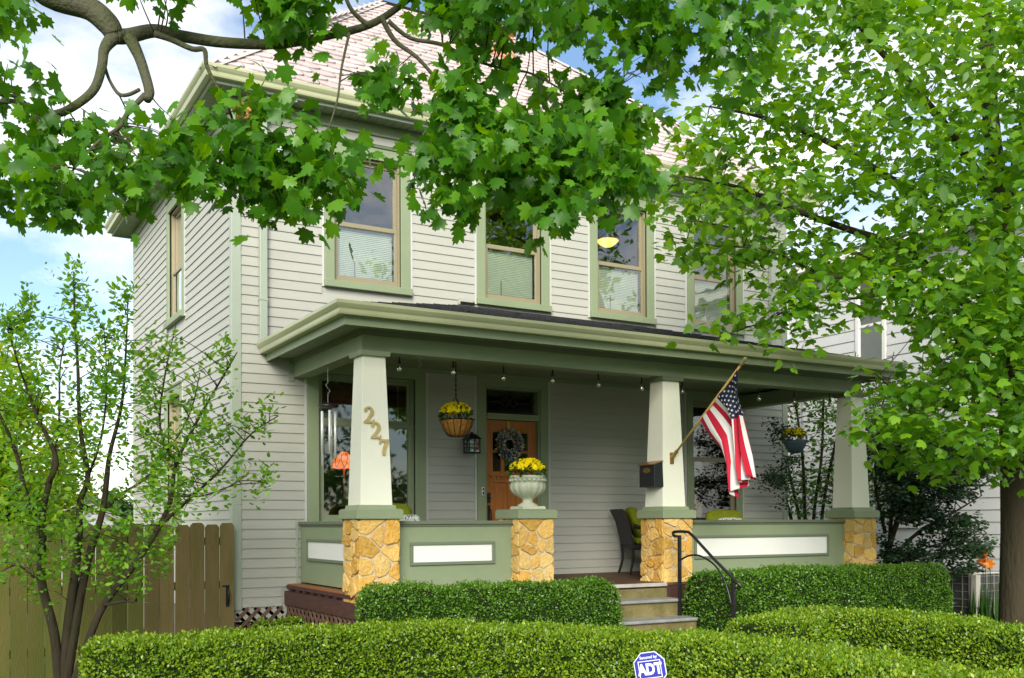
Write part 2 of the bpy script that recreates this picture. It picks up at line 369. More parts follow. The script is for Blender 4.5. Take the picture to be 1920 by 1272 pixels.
# large porch window: transom sash over one big pane
o = FRONT[0]; b = MB(); frame(b, PF, o[0], o[1], o[2]+0.1, o[3], -0.032, 0, 0.145, 0.15, 0.0); b.box(o[0]-.01, o[1]+.01, -0.07, 0.03, o[2], o[2]+0.1)
bw = bevel(b.build('window', sage_m, house, label='wide porch window with a transom sash over one large pane'), 0.004)
b = MB(); frame(b, PF, 1.025, 2.305, 1.74, 3.565, 0.025, 0.115, 0.035, 0.03, 0.04); b.build('jamb', sage_m, bw)
b = MB(); frame(b, PF, 1.06, 2.27, 2.985, 3.535, 0.07, 0.105, 0.04, 0.045, 0.05); b.build('upper_sash', sage_m, bw)
b = MB(); frame(b, PF, 1.06, 2.27, 1.78, 2.985, 0.035, 0.07, 0.045, 0.05, 0.065); b.build('lower_sash', sage_m, bw)
b = MB(); b.box(1.06, 2.27, 0.03, 0.034, 2.945, 2.963); b.build('sash_bead', tan_m, bw)
pane(bw, PF, 1.09, 2.24, 3.02, 3.50, 0.088, darkglass_m); pane(bw, PF, 1.09, 2.24, 1.83, 2.95, 0.052, darkglass_m)
b = MB(); b.box(2.12, 2.124, 0.11, 0.114, 3.03, 3.5); b.build('blind_cord', white_m, bw)

# ---------------------------------------------------------------- front door with leaded transom
b = MB(); x0, x1, z0, z1 = FRONT[1]; frame(b, PF, x0, x1, z0, z1, -0.032, 0.0, 0.125, 0.15, 0.0)
df = bevel(b.build('door_frame', sage_m, house), 0.004)
b = MB(); b.box(3.32, 3.345, -0.005, 0.14, 1.0, 3.55); b.box(4.15, 4.175, -0.005, 0.14, 1.0, 3.55); b.box(3.345, 4.15, 0.0, 0.14, 3.525, 3.55); b.box(3.345, 4.15, -0.012, 0.13, 3.12, 3.20); b.box(3.345, 4.15, -0.03, 0.0, 3.165, 3.20); b.build('jamb', sage_m, df)
b = MB(); b.box(3.30, 4.19, -0.05, 0.14, 0.985, 1.03); b.build('threshold', tread_m, df)
pane(df, PF, 3.345, 4.15, 3.20, 3.525, 0.095, darkglass_m)
b = MB(); y0, y1 = 0.082, 0.092
def came(pts, w=0.007):
    for p, q in zip(pts[:-1], pts[1:]):
        a = Vector((p[0], 0, p[1])); c = Vector((q[0], 0, q[1])); d = (c-a); l = d.length; d.normalize(); nrm = Vector((-d.z, 0, d.x))
        b.obox(((a+c)/2)+Vector((0, 0.086, 0)), d*(l/2), nrm*(w/2), Vector((0, 0.005, 0)))
cx, cz = 3.745, 3.365
came([(3.40, 3.24), (4.09, 3.24), (4.09, 3.49), (3.40, 3.49), (3.40, 3.24)]); came([(3.345, cz), (cx-0.13, cz)]); came([(cx+0.13, cz), (4.15, cz)])
came([(cx, 3.20), (cx, cz-0.13)]); came([(cx, cz+0.13), (cx, 3.525)]); came([(cx-0.13, cz), (cx, cz+0.13), (cx+0.13, cz), (cx, cz-0.13), (cx-0.13, cz)], 0.009)
came([(cx-0.065, cz+0.065), (cx+0.065, cz-0.065)]); came([(cx-0.065, cz-0.065), (cx+0.065, cz+0.065)])
b.build('leaded_came', black_m, df)
door = None
b = MB(); dy = 0.055; DX0, DX1, DZ0, DZ1 = 3.348, 4.147, 1.035, 3.115
b.box(DX0, DX0+0.125, dy, dy+0.045, DZ0, DZ1); b.box(DX1-0.125, DX1, dy, dy+0.045, DZ0, DZ1)
b.box(DX0+0.125, DX1-0.125, dy, dy+0.045, DZ1-0.16, DZ1); b.box(DX0+0.125, DX1-0.125, dy, dy+0.045, 2.28, 2.43); b.box(DX0+0.125, DX1-0.125, dy, dy+0.045, DZ0, DZ0+0.24)
b.box(3.70, 3.795, dy, dy+0.045, DZ0+0.24, 2.28)
for xx in (3.60, 3.80): b.box(xx, xx+0.055, dy+0.004, dy+0.04, 2.43, DZ1-0.16)
b.box(DX0+0.125, DX1-0.125, dy+0.006, dy+0.04, 2.68, 2.72)
b.box(DX0+0.06, DX1-0.06, dy-0.03, dy-0.0005, 2.36, 2.385)
for q in range(8): b.box(DX0+0.09+q*0.085, DX0+0.125+q*0.085, dy-0.022, dy-0.0005, 2.325, 2.36)
door = bevel(b.build('door', door_m, house, label='orange-brown craftsman door with small upper lights and a dentil shelf'), 0.004)
for (a, c) in ((DX0+0.125, 3.70), (3.795, DX1-0.125)):
    b = MB(); b.box(a, c, dy+0.018, dy+0.03, DZ0+0.24, 2.28); b.box(a+0.05, c-0.05, dy+0.006, dy+0.018, DZ0+0.29, 2.23); bevel(b.build('door_panel', door_m, door), 0.006)
for (a, c) in ((DX0+0.125, 3.60), (3.655, 3.80), (3.855, DX1-0.125)):
    for (e, g) in ((2.43, 2.68), (2.72, DZ1-0.16)): pane(door, PF, a, c, e, g, dy+0.02, darkglass_m)
b = MB(); b.box(3.385, 3.43, dy-0.012, dy-0.0005, 2.0, 2.14); b.box(3.39, 3.425, dy-0.012, dy-0.0005, 1.62, 1.98); b.tube(spline([(3.408, dy-0.01, 1.93), (3.408, dy-0.06, 1.90), (3.408, dy-0.065, 1.78), (3.408, dy-0.012, 1.68)]), 0.009); b.tube([(3.408, dy-0.01, 2.07), (3.408, dy-0.035, 2.07)], 0.018, 12)
b.build('door_handle', black_m, door)
b = MB(); b.box(3.252, 3.288, -0.05, -0.034, 2.10, 2.21); db = bevel(b.build('doorbell', white_m, house), 0.003)
b = MB(); b.box(3.259, 3.281, -0.0525, -0.0505, 2.165, 2.20); b.box(3.259, 3.281, -0.0525, -0.0505, 2.11, 2.15); b.build('button', black_m, db)

# rooms behind the glass
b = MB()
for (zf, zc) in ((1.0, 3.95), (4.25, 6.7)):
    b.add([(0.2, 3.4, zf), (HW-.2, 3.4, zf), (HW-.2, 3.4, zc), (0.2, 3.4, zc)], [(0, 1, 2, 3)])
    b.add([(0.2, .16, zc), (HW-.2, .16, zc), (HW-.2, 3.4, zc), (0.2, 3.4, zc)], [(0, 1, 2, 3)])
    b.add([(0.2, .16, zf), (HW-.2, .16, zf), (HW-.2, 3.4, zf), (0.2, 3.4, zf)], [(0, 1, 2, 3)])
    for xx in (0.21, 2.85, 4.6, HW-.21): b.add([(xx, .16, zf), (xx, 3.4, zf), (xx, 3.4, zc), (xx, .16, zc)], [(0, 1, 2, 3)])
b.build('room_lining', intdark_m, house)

# ---------------------------------------------------------------- main roof: soffit, gutter, slates
OV = 0.30                                   # soffit depth to the fascia
b = MB(); x0, x1, y0, y1 = -OV, HW+OV, -OV, HD+OV
soff = MB().add([(x0, y0, ZS+.012), (x1, y0, ZS+.012), (x1, y1, ZS+.012), (x0, y1, ZS+.012)], [(0, 3, 2, 1)]).build('soffit', soffit_m, house)
sp = MB(); sp.box(0.003, 0.109, -OV+0.003, -0.035, -0.008, 0.0); spm = sp.mesh('soffit_panel', soffit_m)
n = int((HW+OV*2)/0.113)
for i in range(n): link('soffit_panel', spm, soff, loc=(-OV+0.113*i, 0, ZS+0.010))
sp2 = MB(); sp2.box(-OV+0.003, -0.035, 0.003, 0.109, -0.008, 0.0); spm2 = sp2.mesh('soffit_panel', soffit_m)
for i in range(int(HD/0.113)): link('soffit_panel', spm2, soff, loc=(0, 0.113*i, ZS+0.010))
b = MB()
b.box(x0-.02, x1+.02, y0-0.02, y0, ZS-0.02, 6.86); b.box(x0-.02, x0, y0, y1, ZS-0.02, 6.86); b.box(x1, x1+.02, y0, y1, ZS-0.02, 6.86); b.box(x0-.02, x1+.02, y1, y1+.02, ZS-.02, 6.86)
b.build('fascia', sage_light_m, house)
def gutter_prof(s=1.0):     # outward distance, height: an ogee trough
    return [(0, 0), (0, -0.125*s), (0.075*s, -0.125*s), (0.082*s, -0.108*s), (0.088*s, -0.075*s), (0.105*s, -0.055*s), (0.122*s, -0.03*s), (0.125*s, 0.0), (0.113*s, 0.0), (0.110*s, -0.028*s), (0.09*s, -0.05*s), (0.06*s, -0.06*s), (0.012*s, -0.06*s), (0.012*s, 0)]
def gutter_run(b, x0, x1, y0, y1, z, s=1.0, sides='FLR'):
    # mitred trough round the front and both sides: fascia plane at x0,x1,y0; z = rim height
    pr = gutter_prof(s); n = len(pr)
    def ring(f): return [f(o, h) for (o, h) in pr]
    stations = []
    if 'L' in sides: stations.append(ring(lambda o, h: (x0-o, y1, z+h)))
    stations.append(ring(lambda o, h: (x0-o, y0-o, z+h))); stations.append(ring(lambda o, h: (x1+o, y0-o, z+h)))
    if 'R' in sides: stations.append(ring(lambda o, h: (x1+o, y1, z+h)))
    vs = [p for st in stations for p in st]; fs = []
    for a in range(len(stations)-1):
        for i in range(n): fs.append((a*n+i, a*n+(i+1) % n, (a+1)*n+(i+1) % n, (a+1)*n+i))
    fs += [tuple(range(n)), tuple(range((len(stations)-1)*n+n-1, (len(stations)-1)*n-1, -1))]
    b.add(vs, fs)
b = MB(); gutter_run(b, x0-.02, x1+.02, y0-.02, HD+OV, 6.865); g = b.build('gutter', gutter_m, house); fix_normals(g)
# hip roof planes
PITCH_R = 0.90; ex0, ex1, ey0, ey1 = x0-.075, x1+.075, y0-.075, y1+.075; ZE = 6.84
half = (ey1-ey0)/2; ZR = ZE+PITCH_R*half
A, B, C_, D = (ex0, ey0, ZE), (ex1, ey0, ZE), (ex1, ey1, ZE), (ex0, ey1, ZE); Pk, Qk = (ex0+half, ey0+half, ZR), (ex1-half, ey0+half, ZR)
roof = MB().add([A, B, C_, D, Pk, Qk], [(0, 1, 5, 4), (1, 2, 5), (2, 3, 4, 5), (3, 0, 4)]).build('roof', mat('roof_felt', (0.16, 0.13, 0.13), 0.9, 0.2), house)
# slates: long curved butts laid to the weather
SWD, SEX = 0.30, 0.185
slope = math.atan(PITCH_R); cs, sn = math.cos(slope), math.sin(slope)
def slate_shape(w, h, th, flip):
    # x across, y up the slope; bottom edge sweeps in an ogee like the photograph's wavy courses
    bot = [(0.0, 0.050), (0.10, 0.030), (0.28, 0.012), (0.50, 0.0), (0.72, 0.004), (0.88, 0.022), (1.0, 0.050)]
    if flip: bot = [(1-a, c*0.8+0.008) for a, c in bot][::-1]
    pts = [(a*w, c) for a, c in bot] + [(w, h), (0, h)]
    return pts
slate_meshes = []
for q in range(5):
    b = MB(); w = SWD-0.004; pts = slate_shape(w, SEX*1.22, 0.012, q % 2)
    j = [random.uniform(-.006, .006) for _ in pts]
    lift = [0.026 if i < 7 else 0.004 for i in range(len(pts))]; tilt = random.uniform(-0.004, 0.004)
    vs = [(p[0], p[1]+j[i]*(i < 7), lift[i]+tilt*(p[0]/w-.5)*2) for i, p in enumerate(pts)]; n = len(vs)
    b.add(vs+[(p[0], p[1]+.001, -0.002) for p in vs], [tuple(range(n))]+[(i, n+i, n+(i+1) % n, (i+1) % n) for i in range(7)])
    slate_meshes.append(b.mesh('slate', slate_m))
M_front = Matrix(((1, 0, 0, 0), (0, cs, -sn, ey0), (0, sn, cs, ZE), (0, 0, 0, 1)))
M_left = Matrix(((0, cs, -sn, ex0), (-1, 0, 0, 0), (0, sn, cs, ZE), (0, 0, 0, 1)))
cand = []
rows = int(half/cs/SEX)
for r_ in range(rows):
    yy = r_*SEX-0.03; inset = max(0, yy*cs)
    nx = int((ex1-ex0)/SWD)+2
    for c in range(nx):
        xx = ex0+(c-0.5*(r_ % 2))*SWD
        if xx < ex0+inset-SWD*0.35 or xx+SWD > ex1-inset+SWD*0.35: continue
        P0 = M_front @ Vector((xx+SWD/2, yy+SEX/2, 0)); px = toPX(P0)
        inview = -40 < px[0] < 1960 and -40 < px[1] < 700
        cand.append((0 if inview else 1, px[2], xx, yy))
cand.sort(); rest = MB()
for i, (iv, d, xx, yy) in enumerate(cand):
    q = random.randrange(5); Mx = M_front @ Matrix.Translation((xx, yy, 0))
    if iv == 0 and i < 300:
        o = link('slate', slate_meshes[q], roof); o.matrix_local = Mx
    else:
        me = slate_meshes[q]; rest.add([Mx @ v.co for v in me.vertices], [tuple(p.vertices) for p in me.polygons])
for r_ in range(rows):
    yy = r_*SEX-0.03; inset = max(0, yy*cs); ll = ey1-ey0; nx = int(ll/SWD)+2
    for c in range(nx):
        tt = (c-0.5*(r_ % 2))*SWD
        if tt < inset-SWD*.35 or tt+SWD > ll-inset+SWD*.35: continue
        Mx = M_left @ Matrix.Translation((-(ey0+tt+SWD), yy, 0)); me = slate_meshes[random.randrange(5)]
        rest.add([Mx @ v.co for v in me.vertices], [tuple(p.vertices) for p in me.polygons])
o = rest.build('slates', slate_m, roof); o['kind'] = 'stuff'
ridge_m = mat('hip_cap_metal', (0.50, 0.45, 0.44), 0.5, 0.5, var=0.15, varscale=3)
for (p, q) in ((A, Pk), (B, Qk), (Pk, Qk), (D, Pk)):
    p, q = Vector(p), Vector(q); d = (q-p).normalized(); s_ = d.cross(Vector((0, 0, 1))).normalized(); u_ = s_.cross(d)
    b = MB(); a0 = p-d*.03+u_*.03; a1 = q+u_*.03
    vs = [a0-s_*.11-u_*.045, a0+u_*.012, a0+s_*.11-u_*.045, a1-s_*.11-u_*.045, a1+u_*.012, a1+s_*.11-u_*.045]
    b.add(vs, [(0, 1, 4, 3), (1, 2, 5, 4)]); b.build('hip_cap', ridge_m, roof)
b = MB(); b.box(ex0+.02, ex0+0.35, ey0-.0, ey0+.03, ZE+0.02, ZE+0.05); b.build('flashing', mat('rust_flashing', (0.10, 0.06, 0.05), 0.8, 0.2), roof)
# chimney on the front slope
brick_m = bpy.data.materials.new('chimney_brick'); brick_m.use_nodes = True; nn = brick_m.node_tree; bb = nn.nodes['Principled BSDF']
bt = nn.nodes.new('ShaderNodeTexBrick'); bt.inputs['Color1'].default_value = (0.42, 0.13, 0.05, 1); bt.inputs['Color2'].default_value = (0.50, 0.19, 0.08, 1); bt.inputs['Mortar'].default_value = (0.42, 0.36, 0.30, 1)
bt.inputs['Scale'].default_value = 1.0; bt.inputs['Brick Width'].default_value = 0.21; bt.inputs['Row Height'].default_value = 0.075; bt.inputs['Mortar Size'].default_value = 0.008
gg = nn.nodes.new('ShaderNodeNewGeometry'); mm = nn.nodes.new('ShaderNodeMapping'); mm.inputs['Rotation'].default_value = (math.pi/2, 0, 0)
nn.links.new(gg.outputs['Position'], mm.inputs[0]); nn.links.new(mm.outputs[0], bt.inputs[0]); nn.links.new(bt.outputs[0], bb.inputs['Base Color']); bb.inputs['Roughness'].default_value = 0.85
cb = onY(928, 138, 2.35); b = MB(); b.box(cb.x-0.2, cb.x+0.2, 2.1, 2.6, cb.z-0.9, cb.z+0.55); b.box(cb.x-0.24, cb.x+0.24, 2.06, 2.64, cb.z+0.55, cb.z+0.66); b.build('chimney', brick_m, roof)
# downspouts
def downspout(x, ztop, zbot):
    b = MB(); b.box(x-0.045, x+0.045, -0.095, -0.028, zbot, ztop-0.30)
    b.obox(Vector((x, -0.17, ztop-0.19)), (0.045, 0, 0), Vector((0, 0.11, -0.10)), Vector((0, 0.022, 0.025)))
    d = b.build('downspout', sage_light_m, house); bevel(d, 0.006)
    for zz in (0.5, 2.2): MB().box(x-0.05, x+0.05, -0.10, -0.024, zbot+zz, zbot+zz+0.025).build('bracket_band', sage_light_m, d)
downspout(0.335, 6.76, 3.86); downspout(8.455, 6.76, 3.86)
# ---------------------------------------------------------------- porch
ZF = 1.03                              # porch floor
# roof
PX0, PX1, PY = 0.32, 8.24, -2.66; PZ, PT = 3.852, 4.585
sl = (PT-PZ)/(-PY)
b = MB(); i = -PY
def roofz(d): return PZ+sl*d
b.add([(PX0, PY, PZ), (PX1, PY, PZ), (PX1-i, 0, PT), (PX0+i, 0, PT), (PX0, 0, PZ), (PX1, 0, PZ)], [(0, 1, 2, 3), (0, 3, 4), (1, 5, 2)])
pr = b.build('porch_roof', asphalt_m, house)
for k in range(20):                    # shingle courses, each a thin ragged step
    d0 = k*0.135-0.02; d1 = d0+0.15
    if d1 > i: break
    b = MB(); x = PX0+d0
    while x < PX1-d0-0.05:
        w = random.uniform(0.22, 0.42); x2 = min(x+w, PX1-d0); t = random.uniform(0.006, 0.013); jj = random.uniform(-0.008, 0.008)
        xa, xb = x, x2; xa2, xb2 = max(xa, PX0+d1), min(xb, PX1-d1)
        if xb2 > xa2:
            b.add([(xa, PY+d0+jj, roofz(d0)+t+.004), (xb, PY+d0+jj, roofz(d0)+t+.004), (xb2, PY+d1, roofz(d1)+.005), (xa2, PY+d1, roofz(d1)+.005), (xa, PY+d0+jj, roofz(d0)), (xb, PY+d0+jj, roofz(d0))], [(0, 1, 2, 3), (4, 5, 1, 0)])
        x = x2+0.004
    b.build('shingle_course', asphalt_m, pr)
# flat soffit, fascia, gutter
FX0, FX1, FY, ZSO = 0.405, 8.155, -2.575, 3.700
psf = MB().add([(FX0, FY, ZSO+.012), (FX1, FY, ZSO+.012), (FX1, -0.0, ZSO+.012), (FX0, 0, ZSO+.012)], [(0, 3, 2, 1)]).build('porch_soffit', soffit_m, house)
sp = MB(); sp.box(0.003, 0.109, FY+0.003, -2.23, -0.008, 0.0); spm = sp.mesh('soffit_panel', soffit_m)
for q in range(int((FX1-FX0)/0.113)): link('soffit_panel', spm, psf, loc=(FX0+0.113*q, 0, ZSO+.010))
sp = MB(); sp.box(FX0+.003, 0.70, 0.003, 0.109, -0.008, 0.0); spm = sp.mesh('soffit_panel', soffit_m)
for q in range(int(2.2/0.113)): link('soffit_panel', spm, psf, loc=(0, -2.22+0.113*q, ZSO+.010))
b = MB(); b.box(FX0-.02, FX1+.02, FY-.02, FY, ZSO-0.045, PZ); b.box(FX0-.02, FX0, FY, -0.02, ZSO-0.045, PZ); b.box(FX1, FX1+.02, FY, -0.02, ZSO-0.045, PZ); b.build('porch_fascia', sage_m, house)
b = MB(); gutter_run(b, FX0-.02, FX1+.02, FY-.02, -0.03, 3.865); g = b.build('porch_gutter', gutter_m, house); fix_normals(g)
# beam and crown under the soffit, ceiling
BX0, BX1, BY, BT, ZB = 0.71, 7.97, -2.22, 0.19, 3.485
b = MB(); b.box(BX0, BX1, BY, BY+BT, ZB, ZSO-.02); b.box(BX0, BX0+BT, BY+BT, -0.025, ZB, ZSO-.02); b.box(BX1-BT, BX1, BY+BT, -0.025, ZB, ZSO-.02)
beam = bevel(b.build('porch_beam', sage_m, house), 0.005)
b = MB(); b.box(BX0-.035, BX1+.035, BY-.035, BY-.0005, ZSO-.055, ZSO+.002); b.box(BX0-.035, BX0-.0005, BY, -0.03, ZSO-.055, ZSO+.002); b.box(BX1+.0005, BX1+.035, BY, -0.03, ZSO-.055, ZSO+.002); b.build('crown_moulding', sage_dark_m, beam)
b = MB(); b.box(BX0-.06, BX0+0.005, -0.028, -0.018, 3.44, 3.70); b.build('end_trim', sage_light_m, beam)
b = MB(); b.add([(BX0+BT, BY+BT, 3.715), (BX1-BT, BY+BT, 3.715), (BX1-BT, -0.001, 3.715), (BX0+BT, -0.001, 3.715)], [(0, 3, 2, 1)]); pc = b.build('porch_ceiling', mat('ceiling_paint', (0.17, 0.20, 0.13), 0.6, 0.3), house)
b = MB(); b.box(0.75, BX1, -0.045, -0.02, 3.67, 3.712); b.build('ceiling_moulding', sage_m, pc)

# floor boards, rim and lattice
pf = MB().box(0.66, 8.08, -2.31, -0.02, 0.93, 1.0).build('porch_floor', deckwood_m, house)
bdm = MB(); bdm.box(0, 0.132, -2.385, -0.03, 0, 0.03); bmesh_ = bdm.mesh('floorboard', mat('porch_floorboard', (0.11, 0.06, 0.035), 0.6, 0.35, var=0.3, varscale=4, var_stretch=(7, 1, 1), objvar=0.15))
for q in range(53): link('floorboard', bmesh_, pf, loc=(0.78+0.1365*q, 0, 1.0))
b = MB(); y = 0.0                       # weathered board ends beyond the left railing
bo = MB(); bo.box(0.63, 0.775, -2.30, -0.04, 1.002, 1.026); bo.build('floorboard', orangewood_m, pf)
for q in range(9): 
    yy = -0.1-q*0.25; b.box(0.625, 0.70, yy-random.uniform(.06, .12), yy, 0.945, 1.0)
b.box(0.612, 0.64, -2.31, -0.04, 0.975, 1.015); b.build('joist_end', deckwood_m, pf)
b = MB(); b.box(0.592, 0.63, -2.345, -0.02, 0.785, 0.943); b.box(0.592, 8.15, -2.375, -2.345, 0.785, 0.995); b.box(8.11, 8.15, -2.345, -0.02, 0.785, 0.943); b.build('rim_board', deckwood_m, house)
def lattice(P, a0, a1, z0, z1, name='lattice'):
    b = MB(); b.add([P(a0, 0.06, z0), P(a1, 0.06, z0), P(a1, 0.06, z1), P(a0, 0.06, z1)], [(0, 1, 2, 3)]); root = b.build(name, dark_m, house)  # near-black backing sheet: the shade behind the slats is in its colour
    h = z1-z0; step = 0.135; w = 0.019
    for sgn, d0 in ((1, 0.0), (-1, 0.012)):
        t = a0-h
        while t < a1+h:
            # line a = t + sgn*(z-z0)
            pts = []
            for z in (z0, z1):
                pts.append((t+(z-z0) if sgn > 0 else t+h-(z-z0), z))
            (p, q) = pts
            # clip to a0..a1
            def clip(p, q):
                (ax, az), (bx, bz) = p, q
                ts = [0.0, 1.0]
                d = bx-ax
                for lim, s in ((a0, 1), (a1, -1)):
                    if abs(d) < 1e-9: continue
                    tt = (lim-ax)/d
                    if (d*s) > 0: ts[0] = max(ts[0], tt)
                    else: ts[1] = min(ts[1], tt)
                if ts[1]-ts[0] < 0.05: return None
                return (ax+d*ts[0], az+(bz-az)*ts[0]), (ax+d*ts[1], az+(bz-az)*ts[1])
            c = clip(p, q)
            if c:
                p, q = c; A_ = Vector(P(p[0], d0, p[1])); B_ = Vector(P(q[0], d0, q[1])); d = (B_-A_); l = d.length; d.normalize()
                nrm = (Vector(P(0, 1, 0))-Vector(P(0, 0, 0))).normalized(); s_ = d.cross(nrm)
                MB().obox((A_+B_)/2+nrm*0.005, d*(l/2), s_*w, nrm*0.005).build('lattice_slat', lattice_m, root)
            t += step
    return root
lattice(lambda a, d, z: (0.61+d, a, z), -2.33, -0.02, 0.02, 0.782)
lattice(lambda a, d, z: (a, -0.012+d, z), 0.03, 0.59, 0.02, 0.755)
b = MB(); b.box(0.60, 2.95, -2.34, -2.32, 0.0, 0.78); b.box(4.5, 8.14, -2.34, -2.32, 0.0, 0.78); b.build('dark_infill', dark_m, house)  # near-black panels stand in for the shade under the porch

# steps
st = None
for q, (z, y, xr) in enumerate(((0.862, -2.675, 4.455), (0.667, -2.965, 4.485), (0.475, -3.255, 4.49), (0.285, -3.545, 4.49), (0.095, -3.835, 4.49))):
    s_ = MB().box(2.97, xr-0.02, y+0.035, -2.38 if q == 0 else y+0.42, max(0.0, z-0.20) if q < 4 else 0.0, z-0.035).build('step', concrete_m, house)
    t = MB(); t.box(2.95, xr, y, y+0.34, z-0.036, z); bevel(t.build('tread', tread_m, s_), 0.012, 3)
b = MB(); b.box(2.93, 4.44, -2.40, -2.377, 0.862, 0.97); b.build('riser', concrete_m, house)
b = MB(); b.box(2.93, 4.44, -2.415, -2.386, 0.99, 1.032); bevel(b.build('floor_nosing', mat('pale_nosing', (0.42, 0.40, 0.36), 0.5, 0.4, var=0.2), house), 0.006)
b = MB(); b.box(2.96, 4.46, -2.40, -2.38, 0.0, 0.862); b.build('riser', concrete_m, house)

# stone piers: voronoi stones on three faces of a mortar core
def clip_half(poly, px, py, nx, ny):
    o = []
    for i in range(len(poly)):
        a, c = poly[i], poly[(i+1) % len(poly)]
        da = (a[0]-px)*nx+(a[1]-py)*ny; dc = (c[0]-px)*nx+(c[1]-py)*ny
        if da <= 0: o.append(a)
        if da*dc < 0: t = da/(da-dc); o.append((a[0]+(c[0]-a[0])*t, a[1]+(c[1]-a[1])*t))
    return o
def voronoi(w, h, n, seed):
    r = random.Random(seed); seeds = []
    tries = 0
    while len(seeds) < n and tries < 4000:
        tries += 1; p = (r.uniform(0.03, w-0.03), r.uniform(0.02, h-0.02))
        if all(math.hypot((p[0]-s[0])*r.uniform(.8, 1.2), p[1]-s[1]) > 0.105 for s in seeds): seeds.append(p)
    cells = []
    for i, s in enumerate(seeds):
        poly = [(0, 0), (w, 0), (w, h), (0, h)]
        for j, t in enumerate(seeds):
            if i == j: continue
            mx_, my_ = (s[0]+t[0])/2, (s[1]+t[1])/2; dx, dy = t[0]-s[0], t[1]-s[1]; l = math.hypot(dx, dy)
            poly = clip_half(poly, mx_-dx/l*0.0075, my_-dy/l*0.0075, dx/l, dy/l)
            if len(poly) < 3: break
        if len(poly) >= 3: cells.append(poly)
    return cells
def stone(P, poly, proud, r, parent):
    # rough polygon: corners rounded and jittered, domed face
    n = len(poly); cx = sum(p[0] for p in poly)/n; cy = sum(p[1] for p in poly)/n
    pts = []
    for i in range(n):
        a, c = poly[i], poly[(i+1) % n]
        L_ = math.hypot(c[0]-a[0], c[1]-a[1])
        if L_ < 0.012: continue
        k = 3 if L_ > 0.09 else 2
        for q in range(k):
            t = 0.16+(0.68)*q/(k-1); x = a[0]+(c[0]-a[0])*t; y = a[1]+(c[1]-a[1])*t
            pts.append((x+r.uniform(-.006, .004)*(1 if x > cx else -1), y+r.uniform(-.006, .004)*(1 if y > cy else -1)))
    n = len(pts)
    if n < 3: return
    vs = []
    for (s, d) in ((1.0, 0.0), (1.0, proud*0.70), (0.92, proud*0.97)):
        for p in pts: vs.append(P(cx+(p[0]-cx)*s+(r.uniform(-.003, .003) if d else 0), cy+(p[1]-cy)*s+(r.uniform(-.003, .003) if d else 0), d*r.uniform(0.75, 1.2)))
    for p in pts: vs.append(P(cx+(p[0]-cx)*0.45, cy+(p[1]-cy)*0.45, proud*r.uniform(0.85, 1.12)))
    vs.append(P(cx+r.uniform(-.01, .01), cy+r.uniform(-.01, .01), proud*r.uniform(0.9, 1.1))); fs = []
    for q in range(3):
        for i in range(n): fs.append((q*n+i, q*n+(i+1) % n, (q+1)*n+(i+1) % n, (q+1)*n+i))
    fs += [(3*n+i, 3*n+(i+1) % n, 4*n) for i in range(n)]
    o = MB().add(vs, fs).build('stone', r.choice(stone_ms), parent); fix_normals(o)
YC = -2.115
def pier(cx, seed, zb=1.03, s=0.405):
    r = random.Random(seed); p = MB().box(cx-s/2, cx+s/2, YC-s/2-0.03, YC+s/2, zb, 1.79).build('stone_pier', mortar_m, house)
    h = 1.785-zb; yf = YC-s/2-0.03; dep = s+0.03
    for poly in voronoi(s+.03, h, 14, seed): stone(lambda a, c, d: (cx-s/2-.015+a, yf-d, zb+c), poly, r.uniform(.010, .026), r, p)
    for poly in voronoi(dep, h, 15, seed+50): stone(lambda a, c, d: (cx-s/2-d, yf+dep-a, zb+c), poly, r.uniform(.012, .032), r, p)
    for poly in voronoi(dep, h, 15, seed+90): stone(lambda a, c, d: (cx+s/2+d, yf+a, zb+c), poly, r.uniform(.016, .032), r, p)
    c = MB(); c.frustum(cx, YC-.02, 1.785, 1.872, 0.50, 0.52, 0.50, 0.52); c.frustum(cx, YC-.02, 1.872, 1.888, 0.50, 0.52, 0.46, 0.48); bevel(c.build('pier_cap', sage_m, p), 0.006)
    return p
PCX = (0.835, 2.68, 4.65, 7.87)
for q, cx in enumerate(PCX): pier(cx, 21+q*7, 0.90 if q == 0 else 1.0)
cols = []
for cx in (PCX[0], PCX[2], PCX[3]):
    b = MB(); b.frustum(cx, YC, 1.925, 3.435, 0.345, 0.345, 0.245, 0.245); c = bevel(b.build('column', cream_m, house), 0.004); cols.append(c)
    b = MB(); b.frustum(cx, YC-.01, 1.889, 1.926, 0.40, 0.40, 0.385, 0.385); b.build('base_plate', sage_m, c)
    b = MB(); b.frustum(cx, YC, 3.434, 3.484, 0.31, 0.32, 0.33, 0.34); b.build('cap_plate', sage_dark_m if cx > 1 else sage_m, c)

